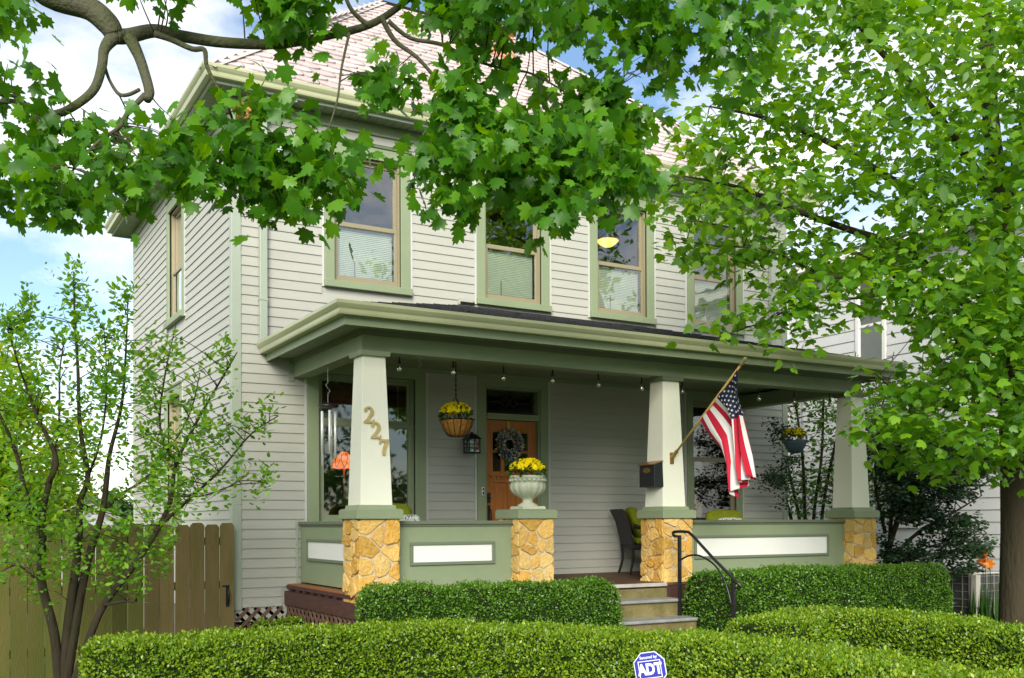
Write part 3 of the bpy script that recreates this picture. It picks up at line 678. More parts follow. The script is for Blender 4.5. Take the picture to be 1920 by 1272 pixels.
# railing panels
def railing(P, a0, a1, ins, name='railing_panel'):
    # P(a, out, z): a along, out = towards the viewer
    def bx(b, a, c, o0, o1, z0, z1):
        p, q = P(a, o0, z0), P(c, o1, z1); b.box(*sorted((p[0], q[0])), *sorted((p[1], q[1])), z0, z1)
    b = MB(); bx(b, a0, a1, -0.12, 0.0, 1.045, 1.725); r = b.build(name, sage_m, house)
    b = MB(); bx(b, a0, a1, -0.15, 0.03, 1.728, 1.765); bx(b, a0, a1, -0.13, 0.012, 1.705, 1.7275); bevel(b.build('rail_cap', sage_dark_m, r), 0.004)
    i0, i1, j0, j1 = ins
    b = MB(); w = 0.035
    bx(b, i0, i1, 0.0005, 0.022, j1-w, j1); bx(b, i0, i1, 0.0005, 0.022, j0, j0+w); bx(b, i0, i0+w, 0.0005, 0.022, j0+w, j1-w); bx(b, i1-w, i1, 0.0005, 0.022, j0+w, j1-w); bevel(b.build('panel_moulding', sage_dark_m if False else mat('moulding_green', (0.15, 0.185, 0.12), 0.5, 0.4), r), 0.006)
    b = MB(); bx(b, i0+w, i1-w, 0.0008, 0.006, j0+w, j1-w); b.build('inset_panel', white_m, r)
    return r
yr = -2.19
PFn = lambda a, o, z: (a, yr-o, z)
pa, pb = onY(768, 1016, yr), onY(927, 1061, yr); pc_, pd = onY(1301, 1005, yr), onY(1553, 1040, yr)
railing(PFn, 1.05, 2.46, (pa.x, pb.x, 1.30, 1.545)); railing(PFn, 4.87, 7.65, (pc_.x, pd.x, 1.285, 1.575))
PLn = lambda a, o, z: (0.79-o, a, z)
ql = onX(577, 1022, 0.79); railing(PLn, -1.87, -0.03, (-1.72, ql.y, 1.305, 1.565))
PRn = lambda a, o, z: (7.93+o, a, z); railing(PRn, -1.9, -0.03, (-1.7, -0.3, 1.30, 1.56))
b = MB(); b.box(0.735, 0.765, -0.03, -0.018, 1.02, 1.79); b.build('trim_strip', sage_light_m, house)
# trim strips (J-channels) beside the casings
chan_m = mat('pale_channel', (0.50, 0.51, 0.48), 0.45, 0.35)
for o in FRONT:
    for xx in (o[0]-0.034, o[1]+0.004):
        MB().box(xx, xx+0.03, -0.021, -0.002, max(o[2], 1.03), o[3]-0.02).build('siding_channel', chan_m, house)
for o in LEFT:
    for yy in (o[0]-0.034, o[1]+0.004): MB().box(-0.021, -0.002, yy, yy+0.03, o[2], o[3]).build('siding_channel', chan_m, house)
# small vent beside the second upper window
b = MB(); b.box(2.92, 3.14, -0.03, -0.018, 4.60, 4.68); v_ = b.build('wall_vent', siding_m, house)
b = MB(); b.box(2.95, 3.16, -0.034, -0.0305, 4.60, 4.635); b.build('vent_slot', dark_m, v_)
# house numbers: cast serif figures, each its own piece, screwed to the first column
def outline2(): return [(0.03, 0.0), (0.95, 0.0), (1.0, 0.34), (0.90, 0.34), (0.84, 0.20), (0.40, 0.20), (0.66, 0.52), (0.90, 0.86), (0.95, 1.12), (0.86, 1.38), (0.62, 1.54), (0.38, 1.54), (0.16, 1.42), (0.06, 1.22), (0.10, 1.08), (0.22, 1.04), (0.31, 1.13), (0.30, 1.26), (0.42, 1.39), (0.56, 1.36), (0.66, 1.18), (0.62, 0.92), (0.42, 0.56), (0.18, 0.27), (0.03, 0.13)]
def outline7(): return [(0.10, 1.50), (0.05, 1.05), (0.15, 1.05), (0.24, 1.24), (0.66, 1.24), (0.44, 0.72), (0.34, 0.30), (0.36, 0.02), (0.62, 0.0), (0.66, 0.34), (0.76, 0.76), (0.98, 1.30), (0.98, 1.50)]
num_m = mat('number_brass', (0.46, 0.34, 0.13), 0.5, 0.4, var=0.12, varscale=30)
for (u, v, fn, txt) in ((681.5, 793, outline2, '2'), (694.5, 822, outline2, '2'), (709.5, 853.5, outline7, '7')):
    z = onY(u, v, YC-0.16).z; yv = YC-(0.345+(0.245-0.345)*(z-1.925)/1.51)/2-0.006
    p = onY(u, v, yv); s = 0.115; h = 0.108
    import bmesh
    me = bpy.data.meshes.new('house_number'); bm = bmesh.new(); pts = fn()
    vs = [bm.verts.new((p.x+a*s, yv+(c*h)*0.033-0.001, p.z+c*h)) for a, c in pts]; f = bm.faces.new(vs)
    ex = bmesh.ops.extrude_face_region(bm, geom=[f]); 
    for e in ex['geom']:
        if isinstance(e, bmesh.types.BMVert): e.co.y -= 0.012
    bmesh.ops.recalc_face_normals(bm, faces=bm.faces); bmesh.ops.triangulate(bm, faces=bm.faces); bm.to_mesh(me); bm.free(); me.materials.append(num_m)
    link('house_number', me, cols[0], label='brass figure %s on the cream column' % txt)
# ---------------------------------------------------------------- leaf helpers (used by flowers, shrubs and trees)
def unit(v): return v/np.maximum(np.linalg.norm(v, axis=-1, keepdims=True), 1e-9)
def frames(tip, nrm):
    t = unit(tip); n = unit(nrm - t*np.sum(nrm*t, -1, keepdims=True)); x = np.cross(t, n); return x, t, n
def leaf_maple():
    o = [(0.0, 0.0), (0.12, 0.0), (0.30, -0.08), (0.36, 0.06), (0.58, 0.10), (0.45, 0.27), (0.58, 0.40), (0.65, 0.58), (0.46, 0.57), (0.29, 0.53), (0.30, 0.68), (0.27, 0.84), (0.13, 0.80), (0.0, 1.02)]
    o = o + [(-a, b) for a, b in o[-2:0:-1]]
    return [(0.0, 0.36)] + o, [(0, i, i+1) for i in range(1, len(o))] + [(0, len(o), 1)]
def leaf_simple_maple():
    o = [(0.0, 0.0), (0.28, -0.02), (0.50, 0.20), (0.42, 0.30), (0.52, 0.55), (0.26, 0.52), (0.20, 0.75), (0.0, 1.0)]
    o = o + [(-a, b) for a, b in o[-2:0:-1]]
    return [(0.0, 0.38)] + o, [(0, i, i+1) for i in range(1, len(o))] + [(0, len(o), 1)]
def leaf_ovate():
    return [(0, 0), (0.20, 0.18), (0.27, 0.42), (0.18, 0.72), (0, 1.0), (-0.18, 0.72), (-0.27, 0.42), (-0.20, 0.18)], [(0, 1, 2), (0, 2, 3), (0, 3, 4), (0, 4, 5), (0, 5, 6), (0, 6, 7)]
def leaf_quad():
    return [(0, 0), (0.28, 0.5), (0, 1.0), (-0.28, 0.5)], [(0, 1, 2), (0, 2, 3)]
def needle():
    return [(-0.05, 0), (0.05, 0), (0.0, 1.0)], [(0, 1, 2)]
def leaves_mesh(name, pos, tip, nrm, size, shape, material, fold=0.35, droop=0.25):
    """one mesh of many leaves, each with its own position, direction and size"""
    v2, f = shape; v2 = np.array(v2); k = len(v2); n = len(pos)
    x, t, nn = frames(np.asarray(tip, float), np.asarray(nrm, float)); size = np.asarray(size, float).reshape(-1, 1, 1)
    lx = v2[:, 0][None, :, None]; ly = v2[:, 1][None, :, None]
    lz = -fold*np.abs(lx)*0.6 - droop*(ly**2)*0.5
    P = np.asarray(pos)[:, None, :] + size*(lx*x[:, None, :] + ly*t[:, None, :] + lz*nn[:, None, :])
    F = np.array(f)[None]+ (np.arange(n)*k)[:, None, None]
    me = bpy.data.meshes.new(name); nv = n*k; nf = n*len(f)
    me.vertices.add(nv); me.vertices.foreach_set('co', P.reshape(-1).astype(np.float32))
    me.loops.add(nf*3); me.loops.foreach_set('vertex_index', F.reshape(-1).astype(np.int32))
    me.polygons.add(nf); me.polygons.foreach_set('loop_start', np.arange(0, nf*3, 3, dtype=np.int32)); me.polygons.foreach_set('loop_total', np.full(nf, 3, dtype=np.int32))
    me.materials.append(material); me.update(calc_edges=True); me.validate(); return me
def rnd_dirs(n, zb=0.0):
    v = rng.normal(size=(n, 3)); v = unit(v); v[:, 2] += zb; return unit(v)

yellow_m = leafmat('yellow_petal', (0.90, 0.74, 0.010), (0.94, 0.84, 0.014), (0.96, 0.90, 0.05), trans=0.35, rough=0.6, spec=0.2, hue=0.5)
potleaf_m = leafmat('pot_foliage', (0.018, 0.055, 0.008), (0.03, 0.09, 0.012), (0.06, 0.15, 0.02), trans=0.3)
def flower_head(parent, c, rx, rz, nbloom, nleaf, petal=0.022, top_only=False):
    c = np.array(c)
    th = rng.uniform(0, 2*np.pi, nleaf); ph = rng.uniform(0.0, 1.0, nleaf)
    p = np.stack([np.cos(th)*rx*np.sqrt(1-(ph*.8)**2), np.sin(th)*rx*np.sqrt(1-(ph*.8)**2), ph*rz*0.8], 1)+c
    d = p-c; d[:, 2] += 0.02
    link('foliage', leaves_mesh('foliage', p, d+rnd_dirs(nleaf)*.12, rnd_dirs(nleaf, .8), rng.uniform(.035, .06, nleaf), leaf_ovate(), potleaf_m), parent)
    pos, tip, nr, sz = [], [], [], []
    for _ in range(nbloom):
        a = random.uniform(0, 2*math.pi); h = random.uniform(0.25, 1.0); rr = rx*math.sqrt(max(0.02, 1-(h*0.93)**2))*random.uniform(.85, 1.08)
        bc = c+np.array((math.cos(a)*rr, math.sin(a)*rr, rz*(0.25+0.75*h))); out = unit((bc-c)*np.array((1, 1, 1.4))+np.array((0, 0, .02)))
        for ring, (m_, el, s) in enumerate(((9, 0.15, 1.0), (7, 0.65, .8), (4, 1.2, .55))):
            e1 = unit(np.cross(out, np.array((.3, .2, .93)))); e2 = np.cross(out, e1)
            for q in range(m_):
                an = 2*math.pi*(q+.5*ring)/m_; dd = (e1*math.cos(an)+e2*math.sin(an))*math.cos(el)+out*math.sin(el)
                pos.append(bc+out*0.004*ring); tip.append(dd); nr.append(out); sz.append(petal*s)
    o = link('blossoms', leaves_mesh('blossoms', np.array(pos), np.array(tip), np.array(nr), np.array(sz), leaf_quad(), yellow_m, fold=-.2, droop=0.1), parent); o['kind'] = 'stuff'

# ---------------------------------------------------------------- hanging basket, coco liner
d1 = -1.25; rim = onY(855, 788, d1); bot = onY(857, 819, d1); top = onY(853, 700, d1)
t = thing('hanging_basket', 'coco-lined wire basket of yellow flowers hanging before the black wall lantern', 'basket', tuple(bot))
rr = 0.195; hh = rim.z-bot.z
coco_m = mat('coco_fibre', (0.46, 0.225, 0.05), 0.95, 0.1, col2=(0.33, 0.14, 0.03), varscale=22, bump=0.9, bumpscale=70)
b = MB(); b.lathe([(0.07, 0.0), (0.115, 0.02), (0.155, hh*.45), (0.18, hh*.8), (rr, hh), (rr-.02, hh-.005)], bot, 24); b.build('liner', coco_m, t, True)
b = MB()
for q in range(14):
    a = 2*math.pi*q/14; b.tube([bot+Vector((r_*math.cos(a), r_*math.sin(a), z)) for r_, z in ((0.075, -.003), (0.12, .018), (0.16, hh*.45), (0.186, hh*.8), (rr+.006, hh))], 0.004, 4)
b.tube([bot+Vector(((rr+.006)*math.cos(2*math.pi*q/24), (rr+.006)*math.sin(2*math.pi*q/24), hh)) for q in range(25)], 0.005, 5); b.build('wire_frame', black_m, t)
apex = Vector((rim.x, d1, top.z-0.28)); hook = Vector((rim.x, d1, 3.713)); b = MB()
for q in range(3): a = 2*math.pi*q/3+.4; b.tube([rim+Vector((rr*math.cos(a), rr*math.sin(a), 0)), apex], 0.0055, 5)
b.tube([apex, hook], 0.006, 5)
for q in range(9): b.lathe([(0.010, -.012), (0.013, 0), (0.010, .012)], apex.lerp(hook, (q+.5)/9), 6)
b.build('chain', black_m, t)
flower_head(t, (rim.x, d1, rim.z+.0), 0.175, 0.19, 170, 200, .032)
# ---------------------------------------------------------------- second hanging bowl at the right end of the porch
d2 = -1.3; rim = onY(1490, 826, d2); bot = onY(1491, 850, d2)
t = thing('hanging_bowl', 'slate-blue hanging bowl with yellow flowers near the right porch column', 'basket', tuple(bot)); rr = 0.172; hh = rim.z-bot.z
b = MB(); b.lathe([(0.02, 0.0), (0.085, .012), (0.135, hh*.45), (0.162, hh*.8), (rr, hh), (rr-.012, hh), (rr-.02, hh-.02)], bot, 28); b.build('bowl', mat('bowl_blue', (0.055, 0.085, 0.12), 0.5, 0.4), t, True)
b = MB(); apex = Vector((rim.x, d2, rim.z+.5))
for q in range(3): a = 2*math.pi*q/3; b.tube([rim+Vector((rr*math.cos(a), rr*math.sin(a), 0)), apex], 0.003, 4)
b.tube([apex, Vector((rim.x, d2, 3.713))], 0.003, 4); b.build('chain', black_m, t)
flower_head(t, (rim.x, d2, rim.z), 0.155, 0.17, 70, 200, .029)
# ---------------------------------------------------------------- urn on the second pier
ux, uy = 2.70, YC-.02; zb = 1.889
t = thing('urn_planter', 'fluted pale green urn of yellow flowers standing on the low stone pier', 'planter', (ux, uy, zb))
urn_m = mat('urn_glaze', (0.50, 0.52, 0.40), 0.55, 0.4, col2=(0.38, 0.41, 0.30), varscale=5, bump=0.15)
b = MB(); b.frustum(ux, uy, zb, zb+.035, .30, .30, .28, .28); bevel(b.build('plinth', urn_m, t), .006)
b = MB(); b.lathe([(0.115, .036), (0.105, .055), (0.062, .075), (0.055, .105), (0.08, .125), (0.13, .15, .05), (0.175, .19, .09), (0.196, .235, .10), (0.195, .275, .09), (0.183, .30, .03), (0.19, .305), (0.193, .335), (0.205, .345), (0.205, .372), (0.19, .375), (0.17, .36), (0.17, .30)], (ux, uy, zb), 72, lobes=14); b.build('bowl', urn_m, t, True)
b = MB()
for q in range(22):
    a = 2*math.pi*q/22; p = Vector((ux+.193*math.cos(a), uy+.193*math.sin(a), zb+.322)); b.lathe([(0.0, -.02), (.016, -.012), (.02, 0), (.014, .012), (0, .018)], p, 8)
b.build('garland', urn_m, t, True)
flower_head(t, (ux, uy, zb+.36), 0.19, 0.19, 170, 220, .033)

# ---------------------------------------------------------------- wall lantern
lx, lz = 3.045, 2.64; t = thing('wall_lantern', 'black caged wall lantern on the siding beside the front door', 'lantern', (lx, -0.02, lz)); ly = -0.16
b = MB(); b.frustum(lx, -.025, lz+.06, lz+.20, .10, .02, .10, .02); bevel(b.build('back_plate', white_m, t), .004)
b = MB(); b.tube(spline([(lx, -.03, lz+.16), (lx, -.10, lz+.26), (lx, ly, lz+.275)]), .008, 6); b.build('arm', black_m, t)
b = MB(); b.frustum(lx, ly, lz, lz+.018, .175, .175, .165, .165); s_ = .076
for i_ in (-1, 1):
    for j_ in (-1, 1): b.box(lx+i_*s_-.006, lx+i_*s_+.006, ly+j_*s_-.006, ly+j_*s_+.006, lz+.018, lz+.185)
for zz in (lz+.07, lz+.125):
    for j_ in (-1, 1): b.box(lx-s_, lx+s_, ly+j_*s_-.004, ly+j_*s_+.004, zz, zz+.007); b.box(lx+j_*s_-.004, lx+j_*s_+.004, ly-s_, ly+s_, zz, zz+.007)
for j_ in (-1, 1): b.box(lx-.004, lx+.004, ly+j_*s_-.004, ly+j_*s_+.004, lz+.018, lz+.185); b.box(lx+j_*s_-.004, lx+j_*s_+.004, ly-.004, ly+.004, lz+.018, lz+.185)
b.build('cage', black_m, t)
b = MB(); b.frustum(lx, ly, lz+.185, lz+.225, .205, .205, .12, .12); b.frustum(lx, ly, lz+.225, lz+.255, .12, .12, .065, .065); b.frustum(lx, ly, lz+.255, lz+.275, .03, .03, .02, .02); b.build('roof_cap', black_m, t)
b = MB(); b.frustum(lx, ly, lz+.02, lz+.184, .14, .14, .14, .14); b.build('glass', glassmat('lantern_glass', .12), t)
b = MB(); b.lathe([(0, .05), (.018, .055), (.026, .09), (.02, .12), (.012, .14), (0, .15)], (lx, ly, lz), 12); b.build('bulb', mat('bulb_white', (.8, .8, .78), .3), t, True)

# ---------------------------------------------------------------- wreath on the door
wc = onY(954, 834, 0.03); t = thing('wreath', 'round wreath of multicoloured snippets hung on the front door', 'wreath', (wc.x, .03, wc.z-.22))
b = MB(); b.tube([(wc.x+.145*math.cos(a), .02, wc.z+.145*math.sin(a)) for a in np.linspace(0, 2*math.pi, 33)], .05, 10); b.build('ring', mat('wreath_core', (.06, .07, .05), .9), t)
cols_w = [(.60, .14, .08), (.14, .30, .50), (.75, .55, .16), (.18, .42, .24), (.75, .72, .58), (.05, .10, .24), (.80, .74, .60), (.48, .10, .24), (.20, .50, .55)]
for ci, c in enumerate(cols_w):
    n = 105; a = rng.uniform(0, 2*np.pi, n); q = rng.uniform(0, 2*np.pi, n); r1 = .145+.052*np.cos(q)
    p = np.stack([wc.x+r1*np.cos(a), .02-.05*np.abs(np.sin(q)), wc.z+r1*np.sin(a)], 1)
    o_ = np.stack([np.cos(q)*np.cos(a), -np.abs(np.sin(q))-.2, np.cos(q)*np.sin(a)], 1)
    me = leaves_mesh('ribbon_snippets', p, o_+rnd_dirs(n)*.7, rnd_dirs(n), rng.uniform(.026, .042, n), leaf_quad(), mat('ribbon_%d' % ci, c, .6, .4)); o = link('ribbon_snippets', me, t); o['kind'] = 'stuff'
b = MB(); b.box(wc.x-.02, wc.x+.02, .040, .048, wc.z+.17, 3.10); b.build('hanger', mat('hanger_yellow', (.55, .45, .03), .5), t)

# ---------------------------------------------------------------- string of bulbs along the beam
t = thing('string_light', 'black cord of clear glass bulbs strung behind the porch beam', 'string lights', (0.95, BY+BT+.02, 3.49))
bulbs = [(749, 683), (850, 690), (944, 701), (1036, 706), (1122, 714), (1203, 721), (1279, 727), (1423, 741), (1489, 747), (1556, 752)]
yl = BY+BT+.025; pts = [Vector((0.93, yl, 3.60))]
clear_m = glassmat('bulb_glass', .6, (.95, .95, .9)); sock = []
for (u, v) in bulbs: p = onY(u, v, yl); sock.append(p)
for i_, p in enumerate(sock):
    pts.append(Vector((p.x, yl, 3.555)))
    if i_ < len(sock)-1: n_ = sock[i_+1]; pts.append(Vector(((p.x+n_.x)/2, yl, 3.60)))
b = MB(); b.tube(spline(pts, 4), .006, 6); b.build('cord', black_m, t)
for p in sock:
    zc = p.z; b = MB(); b.lathe([(0, .075), (.008, .07), (.010, .03), (.017, .025), (.017, -.004), (0, -.005)], (p.x, yl, zc), 10); b.tube([(p.x, yl, zc+.07), (p.x, yl, 3.56)], .006, 5); s_ = b.build('socket', black_m, t, True)
    b = MB(); b.lathe([(.012, -.004), (.016, -.018), (.026, -.042), (.027, -.055), (.02, -.072), (.007, -.08), (0, -.081)], (p.x, yl, zc), 14); b.build('bulb', clear_m, t, True)
    b = MB(); b.tube([(p.x-.006, yl, zc-.01), (p.x-.008, yl, zc-.05), (p.x+.008, yl, zc-.05), (p.x+.006, yl, zc-.01)], .003, 4); b.build('filament', mat('filament', (.7, .6, .45), .4), s_)
# S hook
p = onY(787, 676, -1.5); b = MB(); b.tube(spline([(p.x, -1.5, 3.713), (p.x, -1.5, p.z+.05), (p.x+.022, -1.5, p.z+.02), (p.x, -1.5, p.z-.01), (p.x+.022, -1.5, p.z-.045), (p.x, -1.5, p.z-.075), (p.x-.022, -1.5, p.z-.055)]), .006, 6)
tag(b.build('ceiling_hook', mat('zinc', (.45, .45, .42), .4, metal=.7), None, True), 'small bare S hook under the porch ceiling above the large window', 'hook')

# ---------------------------------------------------------------- wind chime
yk = -1.02; cp = onY(615, 762, yk); t = thing('wind_chime', 'wind chime with five silver tubes and dark disc at the left porch bay', 'wind chime', (cp.x, yk, cp.z-1.0))
sc = (cp-EYE).dot(CF)/FPX
b = MB(); b.lathe([(0, .035), (.05, .033), (.10, .018), (.118, 0), (.11, -.012), (0, -.012)], (cp.x, yk, cp.z), 28); b.build('top_disc', black_m, t, True)
hang = onY(614, 738, yk)
b = MB(); b.tube([(cp.x, yk, cp.z+.03), (cp.x, yk, hang.z)], .003, 4); b.tube(spline([(cp.x, yk, hang.z), (cp.x+.022, yk, hang.z+.03), (cp.x-.012, yk, hang.z+.07), (cp.x-.02, yk, hang.z+.10), (cp.x+.004, yk, hang.z+.125)]), .004, 5); b.tube([(cp.x, yk, hang.z+.12), (cp.x, yk, 3.713)], .003, 4); b.build('hanger', MATS['zinc'], t)
chrome = mat('chime_aluminium', (.80, .82, .80), .30, .6, metal=.2)
for q, (u, v0, v1) in enumerate(((602, 772, 848), (607, 774, 873), (615, 770, 852), (623, 775, 869), (628, 772, 860))):
    a = 2*math.pi*q/5; x = onY(u, 800, yk).x; y = yk+(-.035, .04, -.055, .03, -.01)[q]; z0, z1 = onY(u, v0, yk).z, onY(u, v1, yk).z
    b = MB(); b.tube([(x, y, z1), (x, y, z0)], .0145, 12); s_ = b.build('chime_tube', chrome, t, True)
    MB().tube([(x, y, z0), (x, y, cp.z-.01)], .0016, 3).build('string', black_m, s_)
zz = onY(615, 820, yk).z; b = MB(); b.lathe([(0, .008), (.042, .006), (.042, -.006), (0, -.008)], (cp.x, yk, zz), 16); b.tube([(cp.x, yk, zz), (cp.x, yk, cp.z)], .0018, 3); b.build('striker', black_m, t)

# ---------------------------------------------------------------- flag on the third column
fx = onY(1262, 858, -2.30); bx_ = Vector((fx.x, -2.285, fx.z)); tip = onX(1391, 682, fx.x)
t = thing('flag', 'red, white and blue flag with stars on a slanted pole bracketed to the porch column', 'flag', tuple(bx_))
ax = (tip-bx_).normalized()
b = MB(); b.tube([bx_+ax*.02, tip], .0135, 10); b.build('pole', mat('pole_wood', (.58, .36, .10), .45, .4, var=.1, varscale=8), t, True)
b = MB(); b.lathe([(.0, 0), (.022, .0), (.022, .03), (.014, .05), (.026, .075), (.02, .10), (0, .115)], (0, 0, 0), 10); 
q_ = ax.to_track_quat('Z', 'Y'); b.v = [tuple(tip-ax*.02+q_ @ Vector(v)) for v in b.v]; b.build('finial', mat('finial_gilt', (.35, .27, .14), .45), t, True)
b = MB(); b.box(bx_.x-.028, bx_.x+.028, -2.2845, -2.272, bx_.z-.075, bx_.z+.06); b.tube([bx_+Vector((0, .005, 0)), bx_+ax*.11], .022, 10); b.tube([bx_+ax*.075, bx_+ax*.075+Vector((.03, 0, .0))], .008, 6); b.build('bracket', brass_m, t)
G = {0.0: ((1384, 692), (1344, 745), (1313, 787)), 0.2: ((1387, 735), (1362, 765), (1330, 818)), 0.4: ((1390, 777), (1375, 789), (1350, 844)), 0.7: ((1396, 838), (1384, 852), (1366, 880)), 1.0: ((1403, 893), (1388, 907), (1368, 936))}
tk = sorted(G)
def flag_pt(s, tt):
    c = []
    for k_ in range(3): c.append((np.interp(tt, tk, [G[q][k_][0] for q in tk]), np.interp(tt, tk, [G[q][k_][1] for q in tk])))
    if s < .54: w = s/.54; u, v = c[0][0]+(c[1][0]-c[0][0])*w, c[0][1]+(c[1][1]-c[0][1])*w
    else: w = (s-.54)/.46; u, v = c[1][0]+(c[2][0]-c[1][0])*w, c[1][1]+(c[2][1]-c[1][1])*w
    base = onX(u, v, fx.x)       # hangs in the vertical plane through the pole
    amp = .012+.085*min(1, tt*1.3); fold = amp*math.sin(2*math.pi*(2.3*s+.15+.25*tt)) - .03*tt
    return base+Vector((-fold*.9, fold*.25, 0))
NS, NT = 78, 40; fb = MB()
red_m = mat('flag_red', (.42, .010, .032), .7, .25); fw_m = mat('flag_white', (.66, .64, .63), .7, .25); blue_m = mat('flag_blue', (.009, .014, .045), .7, .25)
vs = [flag_pt(i_/NS, j_/NT) for j_ in range(NT+1) for i_ in range(NS+1)]
fb.v = [tuple(p) for p in vs]
for j_ in range(NT):
    for i_ in range(NS):
        s, tt = (i_+.5)/NS, (j_+.5)/NT
        fb.f.append((j_*(NS+1)+i_, j_*(NS+1)+i_+1, (j_+1)*(NS+1)+i_+1, (j_+1)*(NS+1)+i_)); fb.mi.append(2 if (s < 7/13 and tt < .4) else (0 if int(s*13) % 2 == 0 else 1))
cloth = fb.build('cloth', [red_m, fw_m, blue_m], t, True)
md = cloth.modifiers.new('thickness', 'SOLIDIFY'); md.thickness = .002
b = MB()
for row in range(9):
    for c in range(6 if row % 2 == 0 else 5):
        s0 = (row+.9)/9.9*(7/13); t0 = ((c+.6)/6.2 if row % 2 == 0 else (c+1.1)/6.2)*.4
        for side in (-1, 1):
            p0 = flag_pt(s0, t0); ds = (flag_pt(s0+.01, t0)-flag_pt(s0-.01, t0)).normalized(); dt = (flag_pt(s0, t0+.01)-flag_pt(s0, t0-.01)).normalized(); nr = ds.cross(dt).normalized()
            dt = nr.cross(ds); ctr = p0+nr*.0045*side
            pts_ = [ctr+(dt*math.cos(an)+ds*math.sin(an))*(.0175 if k_ % 2 == 0 else .007) for k_, an in enumerate(np.linspace(0, 2*math.pi, 11)[:-1]+.3)]
            b.add([ctr]+pts_, [(0, k_+1, (k_+1) % 10+1) for k_ in range(10)])
o = b.build('stars', fw_m, cloth); o['kind'] = 'stuff'

# ---------------------------------------------------------------- mailbox on the third column
mz0, mz1 = onY(1220, 914, YC).z, onY(1220, 870, YC).z; mxl = PCX[2]-.172
t = thing('mailbox', 'black metal mailbox with copper lid mounted on the middle cream column', 'mailbox', (mxl-.06, YC-.05, mz0))
my = onX(1240, 890, mxl-.02).y; m0, m1 = my, my+.29
b = MB(); b.extrude([(mxl+.015, mz0), (mxl-.125, mz0), (mxl-.125, mz1-.02), (mxl+.0, mz1+.02)], m0, m1, 'Y'); bevel(b.build('box', mat('mailbox_black', (.016, .018, .02), .4, .5), t), .004)
b = MB(); b.extrude([(mxl+.005, mz1+.034), (mxl-.14, mz1-.012), (mxl-.14, mz1-.022), (mxl+.003, mz1+.021)], m0-.008, m1+.008, 'Y'); b.build('lid', mat('copper', (.42, .20, .08), .35, metal=.7), t)
b = MB(); cz_ = mz1-.085; cy_ = (m0+m1)/2; n_ = 20
b.add([(mxl-.1275, cy_+.07*math.cos(2*math.pi*q/n_), cz_+.035*math.sin(2*math.pi*q/n_)) for q in range(n_)], [tuple(range(n_))]); pl = b.build('plaque', brass_m, t)
b = MB(); b.tube([(mxl-.129, cy_+.062*math.cos(2*math.pi*q/n_), cz_+.028*math.sin(2*math.pi*q/n_)) for q in range(n_+1)], .0035, 4); b.box(mxl-.1305, mxl-.1285, cy_-.035, cy_+.035, cz_-.007, cz_+.007); b.build('plaque_relief', mat('brass_dark', (.16, .09, .03), .5, metal=.6), pl)

# ---------------------------------------------------------------- iron handrail by the steps
hx = 4.40; t = None
def hp(u, v): return onX(u, v, hx)
p1 = hp(1274, 1004); p2 = hp(1375, 1092)
t = thing('handrail', 'black wrought-iron arched handrail beside the front steps', 'handrail', (hx, p1.y, .5))
tz = 0.864 if p1.y > -2.68 else 0.669
b = MB(); b.box(hx-.016, hx+.016, p1.y-.016, p1.y+.016, tz-.001, p1.z); b.build('post', black_m, t)
b = MB(); b.box(hx-.016, hx+.016, p2.y-.016, p2.y+.016, 0.0, p2.z+.03); b.build('post', black_m, t)
top_ = [hp(1270, 1006), hp(1264, 1005), hp(1262, 1000), hp(1266, 997.5), hp(1280, 997), hp(1291, 998)]
endp = hp(1390, 1100)
b = MB(); b.tube(spline(top_)+[hp(1300, 1006), hp(1340, 1050), hp(1380, 1090), endp], .017, 8); b.tube(spline([endp, hp(1386, 1103), hp(1379, 1103)]), .012, 6); b.build('top_rail', black_m, t, True)
b = MB(); b.tube(spline([hp(1276, 1050), hp(1290, 1043), hp(1305, 1041), hp(1320, 1046), hp(1340, 1060), hp(1355, 1082), hp(1364, 1105), hp(1370, 1128), hp(1373, 1138)]), .011, 8); b.build('arch', black_m, t, True)

# ---------------------------------------------------------------- wicker armchairs and cushions
wicker_m = mat('black_wicker', (.014, .013, .013), .55, .4, bump=.8, bumpscale=90)
lime_m = mat('lime_fabric', (.205, .235, .012), .85, .2, var=.12, varscale=14, bump=.25, bumpscale=180)
def pillow(b, c, rx, ry, rz, ax=None):
    n, m_ = 16, 10; vs = []; fs = []
    for j_ in range(m_+1):
        ph = -math.pi/2+math.pi*j_/m_
        for i_ in range(n):
            th = 2*math.pi*i_/n; sg = lambda x, e: math.copysign(abs(x)**e, x)
            vs.append(Vector((rx*sg(math.cos(th), .5)*sg(math.cos(ph), .35), ry*math.sin(ph), rz*sg(math.sin(th), .5)*sg(math.cos(ph), .35))))
    for j_ in range(m_):
        for i_ in range(n): fs.append((j_*n+i_, j_*n+(i_+1) % n, (j_+1)*n+(i_+1) % n, (j_+1)*n+i_))
    if ax is not None: vs = [ax @ v for v in vs]
    b.add([Vector(c)+v for v in vs], fs)
